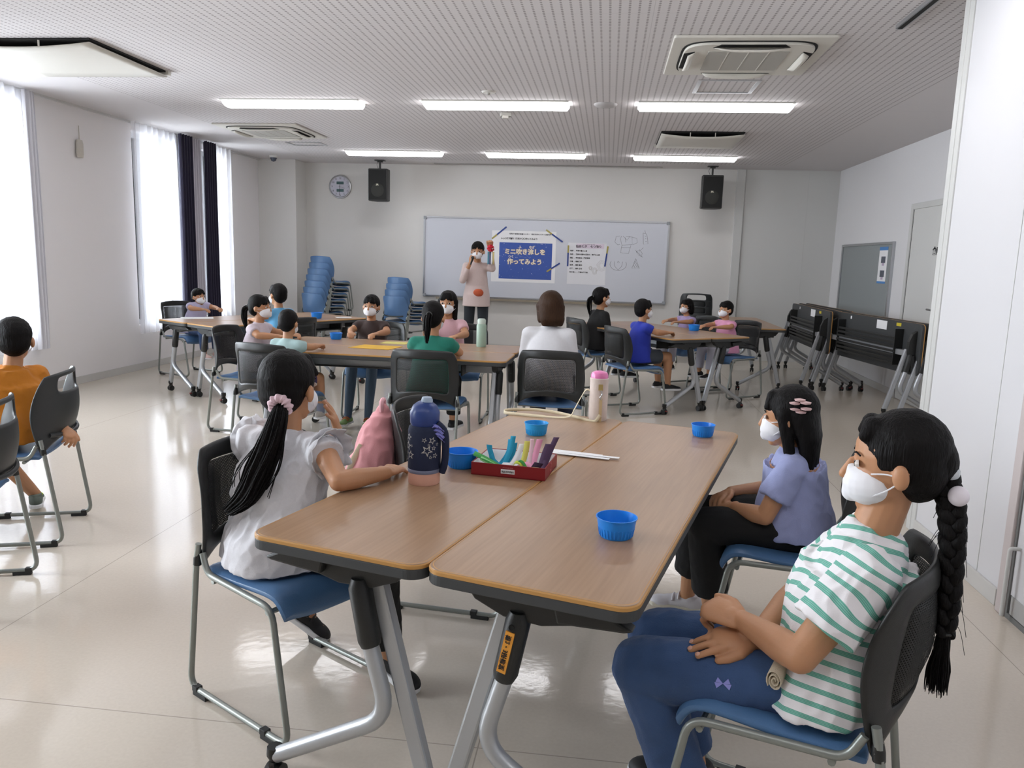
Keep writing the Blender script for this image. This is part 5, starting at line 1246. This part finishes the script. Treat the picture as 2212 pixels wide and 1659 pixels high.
strip([S_(-.045, -.065, .026), S_(-.085, -.05, .042), S_(-.110, -.04, .050), S_(-.130, -.03, .055)], (.15, .8, .35), .022, p_gr, 'dark green paper strip hanging over the left rim of the red box')
strip([S_(-.04, -.07, .020), S_(-.075, -.06, .034), S_(-.105, -.05, .045)], (.2, .7, .5), .016, p_lg, 'pale green paper strip at the left rim of the red box')
strip([S_(-.03, -.06, .006), S_(-.01, -.03, .02), S_(.008, 0, .05), S_(.018, .02, .082)], (1, .1, 0), .017, p_wh, 'white paper strip leaning in the middle of the red box', grp='coloured paper strips in the red box')
strip([S_(.02, -.02, .008), S_(.026, 0, .03), S_(.032, .01, .06), S_(.036, .012, .094)], (1, 0, 0), .018, p_ye, 'yellow paper strip standing in the red box')
strip([S_(.050, -.04, .006), S_(.048, -.02, .03), S_(.050, 0, .07), S_(.052, .005, .104)], (1, 0, 0), .012, p_lp, 'light pink paper strip standing in the red box')
strip([S_(.055, -.045, .006), S_(.060, -.02, .03), S_(.068, 0, .07), S_(.076, .005, .104)], (1, 0, 0), .020, p_pk, 'wide pink paper strip standing in the red box')
strip([S_(.0, -.07, .012), S_(.02, -.06, .026), S_(.045, -.05, .032), S_(.06, -.055, .02)], (0, .7, .6), .024, p_pk, 'curled pink paper strip lying low in the red box')
strip([S_(.0, -.05, .030), S_(.008, -.055, .040), S_(.022, -.06, .038), S_(.030, -.062, .028)], (.1, .8, .3), .016, mk('lime_paper', '#b8c93c'), 'short lime green paper curl in the red box')
strip([S_(.018, -.05, .045), S_(.030, -.055, .040), S_(.042, -.06, .022), S_(.045, -.06, .008)], (.7, .5, .3), .010, p_gr, 'thin dark green paper arc in the middle of the red box')
strip([S_(.092, -.02, .008), S_(.098, 0, .03), S_(.112, .02, .07), S_(.128, .03, .108)], (1, .1, 0), .019, p_pu, 'tall plum paper strip at the right of the red box')
strip([S_(.085, -.02, .008), S_(.090, 0, .03), S_(.098, .01, .06), S_(.108, .015, .088)], (1, .1, 0), .028, p_pu, 'wide plum paper strip at the right of the red box')
strip([S_(.065, -.05, .012), S_(.072, -.045, .026), S_(.080, -.04, .038)], (.9, .3, -.2), .030, p_dp, 'short dark plum paper fold at the right of the red box')
strip([S_(.04, -.085, .012), S_(.055, -.065, .02), S_(.065, -.05, .026)], (.9, -.2, 0), .034, p_cr, 'cream paper piece at the front right corner inside the red box')
strip([S_(-.04, -.08, .012), S_(-.03, -.06, .02), S_(-.02, -.03, .03)], (.9, 0, 0), .03, p_wh, 'white paper piece at the front inside the red box')
# white strips lying loose beyond the box
for i, (x, y, l_, an) in enumerate(((-.085, 2.70, .20, -14), (-.075, 2.675, .21, -12), (-.10, 2.655, .17, -10), (-.060, 2.640, .20, -13), (-.035, 2.655, .215, -11))):
    b = MB(); t = math.radians(an); b.box(-l_/2, l_/2, -.009, .009, 0, .0012); o = b.build('paper_strip', m_paper); o.location = (x, y, TZ+.0004+.0013*i); o.rotation_euler = (0, 0, t)
    tag(o, ('rearmost', 'second', 'middle', 'nearest', 'longest')[i]+' of the loose white paper strips fanned beyond the red box', 'paper strip', 'loose white paper strips')
# navy bottle with star cover
a = empty('water_bottle', (-.517, 2.225, TZ), 0, 'navy star patterned water bottle with a pale pink base', 'bottle')
b = MB(); r = .0475; b.lathe([(0, 0), (r*.96, 0), (r, .004), (r, .038)], seg=40); b.build('base', mat('pale_pink_base', '#dba995', .45), a, smooth=True)
b = MB(); b.lathe([(r+.001, .036), (r+.0018, .04), (r+.0018, .046), (r+.001, .048)], seg=40, capb=False); b.build('glitter_band', mat('silver_glitter', '#8187a0', .35, .4, bump=1, bscale=900), a, smooth=True)
b = MB(); b.lathe([(r+.001, .045), (r+.0015, .05), (r+.0015, .16), (r-.001, .172), (r-.010, .180)], seg=40, capb=False); b.build('cover', mat('navy_cover', '#15203d', .8, bump=.4), a, smooth=True)
def star(cx, cz, rr, rot=0):
    return [(cx+(rr if k % 2 == 0 else rr*.42)*math.sin(rot+PI*k/5), cz+(rr if k % 2 == 0 else rr*.42)*math.cos(rot+PI*k/5)) for k in range(10)]
rnd = random.Random(4); b = MB()
def wrap(x, z, dr): t = -PI/2+x/r-.25; return V3(((r+dr)*math.cos(t), (r+dr)*math.sin(t), z))
for (x, z, s_) in ((-.036, .118, .016), (-.050, .135, .010), (-.030, .145, .012), (-.045, .095, .007), (-.022, .092, .014), (-.040, .078, .005), (.030, .108, .018), (.022, .140, .008), (.045, .138, .012), (.050, .115, .008), (.055, .092, .009), (.040, .088, .006), (.062, .125, .006), (.035, .125, .005), (-.058, .110, .007), (-.018, .12, .005)):
    P1 = star(x, z, s_, rnd.uniform(0, .6)); P2 = [(x+(p[0]-x)*.62, z+(p[1]-z)*.62) for p in P1]; vs = []
    for p, q in zip(P1, P2): vs += [wrap(p[0], p[1], .0022), wrap(q[0], q[1], .0022)]
    b.add(vs, [(2*k, 2*k+1, (2*k+3) % 20, (2*k+2) % 20) for k in range(10)])
b.build('star_print', mat('silver_star', '#b9b8b4', .5), a)
b = MB(); b.lathe([(r-.008, .176), (r-.004, .184), (r-.003, .215), (r-.012, .235), (r-.026, .246), (0, .248)], seg=36, capb=False); b.build('lid', mat('blue_lid', '#27407f', .35), a, smooth=True)
b = MB(); b.lathe([(.0, .262), (.014, .260), (.017, .252), (.017, .240)], seg=24, capb=False); o = b.build('drinking_cap', mat('pale_grey_blue', '#9fb0c4', .4), a, smooth=True); o.location = (.006, 0, 0)
b = MB(); b.tube(spline([(.040, -.012, .185), (.062, -.010, .160), (.066, -.008, .11), (.062, -.006, .06), (.054, -.004, .035)], 6), .011, 10, flat=1.0); b.build('strap_pad', mat('navy_cover', '#15203d', .8), a, smooth=True)
b = MB(); b.grid(lambda u, v: V3((.030+.032*u+.003*math.sin(v*14), -.030+.010*u+.004*math.sin(v*20+u*5), .185-.034*v-.02*u*u)), 12, 12); b.build('ribbon', mat('violet_ribbon', '#7d7fc6', .6), a, smooth=True, solid=.002)
# cream bottle pouch with strap
a = empty('bottle_pouch', (-.012, 3.30, TZ), 0, 'cream bottle pouch with a pink lid and long shoulder strap', 'bottle pouch')
r = .038; b = MB(); b.lathe([(0, 0), (r*.93, 0), (r, .006), (r*1.04, .10), (r*1.02, .172), (r*1.05, .176), (r*1.05, .181), (r*.98, .183)], seg=32); b.build('pouch', cloth('cream_canvas', '#d8c9c0', bump=.5), a, smooth=True)
b = MB(); b.lathe([(r*.96, .178), (r*.97, .195), (r*.85, .205), (r*.5, .211), (0, .212)], seg=28, capb=False); b.build('lid', mat('pink_gloss_plastic', '#e37fb4', .25), a, smooth=True)
m_strap = mat('cream_strap', '#e0d3b4', .6)
b = MB(); b.box(.004, .016, -.0445, -.040, .0, .10); b.build('webbing', mat('tan_webbing', '#c6ae84', .7), a)
b = MB(); b.box(-.002, .016, -.0455, -.0415, .135, .160); b.build('leather_tab', mat('olive_tab', '#a79158', .6), a)
b = MB(); b.tube(spline([(.008, -.0465, .135), (.014, -.048, .120), (.006, -.048, .105), (.012, -.047, .095)], 6), .0022, 8); b.build('clasp', m_alu, a, smooth=True)
def band(name, pts, w_, m, par, ref):
    P_ = spline(pts, 7); b = MB(); vs = []
    for i, p in enumerate(P_):
        d = (P_[min(i+1, len(P_)-1)]-P_[max(0, i-1)]).normalized(); x_ = V3(ref[min(i*len(ref)//len(P_), len(ref)-1)]); x_ = (x_-d*x_.dot(d)).normalized(); vs += [p-x_*w_/2, p+x_*w_/2]
    b.add(vs, [(2*i, 2*i+1, 2*i+3, 2*i+2) for i in range(len(P_)-1)]); return b.build(name, m, par, smooth=True, solid=.0016, auto=180)
band('shoulder_strap', [(-.036, .0, .125), (-.055, -.005, .128), (-.075, -.01, .095), (-.100, -.02, .045), (-.125, -.03, .012), (-.22, -.02, .006), (-.33, .0, .006), (-.40, .02, .006), (-.405, .06, .008), (-.36, .085, .010), (-.27, .08, .014), (-.18, .05, .012), (-.10, .0, .008), (-.045, -.035, .003), (-.01, -.048, .003), (.01, -.046, .03)], .014, m_strap, a, [(0, 1, .2), (0, 1, .3), (0, .6, .8), (0, 0, 1), (0, 0, 1), (0, 0, 1)])
# yellow sheet, mint bottle, sheets
b = MB(); b.prism([(-.17, -.10), (.14, -.13), (.18, .10), (-.12, .12)], 0, .002); o = b.build('yellow_sheet', mat('yellow_card', '#d8a92a', .7)); o.location = (-1.66, 5.52, TZ+.0005); tag(o, 'yellow sheet lying on the middle tables', 'paper')
b = MB(); b.prism([(-.10, -.07), (.10, -.08), (.11, .07), (-.09, .08)], 0, .001); o = b.build('pale_yellow_sheet', mat('pale_yellow_card', '#cfc46a', .7)); o.location = (-1.60, 5.84, TZ+.0005); tag(o, 'smaller pale yellow sheet behind the yellow one', 'paper')
a = empty('mint_bottle', (-.93, 5.86, TZ), 0, 'pale mint green bottle standing on the middle tables', 'bottle')
b = MB(); b.lathe([(0, 0), (.036, 0), (.038, .01), (.038, .16), (.030, .175)], seg=24); b.build('bottle_body', mat('mint_plastic', '#9fb8a6', .4), a, smooth=True); b = MB(); b.lathe([(.031, .172), (.033, .20), (.025, .212), (0, .213)], seg=20, capb=False); b.build('cap', mat('mint_cap', '#c3d2c6', .4), a, smooth=True)
for x, y, sx, sy, rz, lab in ((-3.98, 7.25, .15, .10, .5, 'white sheet on the left window table'), (-3.45, 7.45, .15, .10, .6, 'white sheet on the right window table'), (-2.75, 8.0, .08, .06, .5, 'small white sheet at the far end of the window tables')):
    b = MB(); b.box(-sx, sx, -sy, sy, 0, .001); o = b.build('paper_sheet', m_paper); o.location = (x, y, TZ+.0004); o.rotation_euler = (0, 0, rz); tag(o, lab, 'paper')
# pink backpack on the back of the second chair
a = empty('backpack', (-.90, 2.98, .42), math.radians(6), 'pink backpack with a cream strap hung behind the left table', 'backpack')
v = Vol()
v.loft([((0, 0, -.06), (0, .12, 0), (.05, 0, 0)), ((0, 0, .0), (0, .145, 0), (.085, 0, 0)), ((0, 0, .12), (0, .14, 0), (.085, 0, 0)), ((.02, 0, .22), (0, .11, 0), (.065, 0, 0)), ((.035, 0, .29), (0, .05, 0), (.04, 0, 0))])
v.rc((-.05, -.06, .02), (-.04, -.06, .12), .045, .04); v.rc((.03, 0, .27), (.03, .0, .30), .03, .022)
a.scale = (1.15, 1.25, 1.12); o = v.build('bag_body', cloth('dusty_pink_fabric', '#cf8f93', bump=.5), None, .006, 4, .012, 12); o.parent = a
b = MB(); b.tube(spline([(-.02, -.10, .20), (-.055, -.118, .12), (-.07, -.122, .02), (-.06, -.12, -.05)], 6), .012, 8, flat=.4); b.build('shoulder_strap', m_strap, a, smooth=True)
b = MB(); b.tube(spline([(.03, -.02, .30), (.03, -.02, .335), (.03, .02, .335), (.03, .02, .30)], 5), .008, 8); b.build('carry_loop', mat('dusty_pink_loop', '#dca6ac', .7), a, smooth=True)
b = MB(); b.tube([(-.082, -.122+.008*math.cos(k*PI/6), .09+.008*math.sin(k*PI/6)) for k in range(13)], .0015, 5); b.build('strap_ring', m_alu, a, smooth=True)
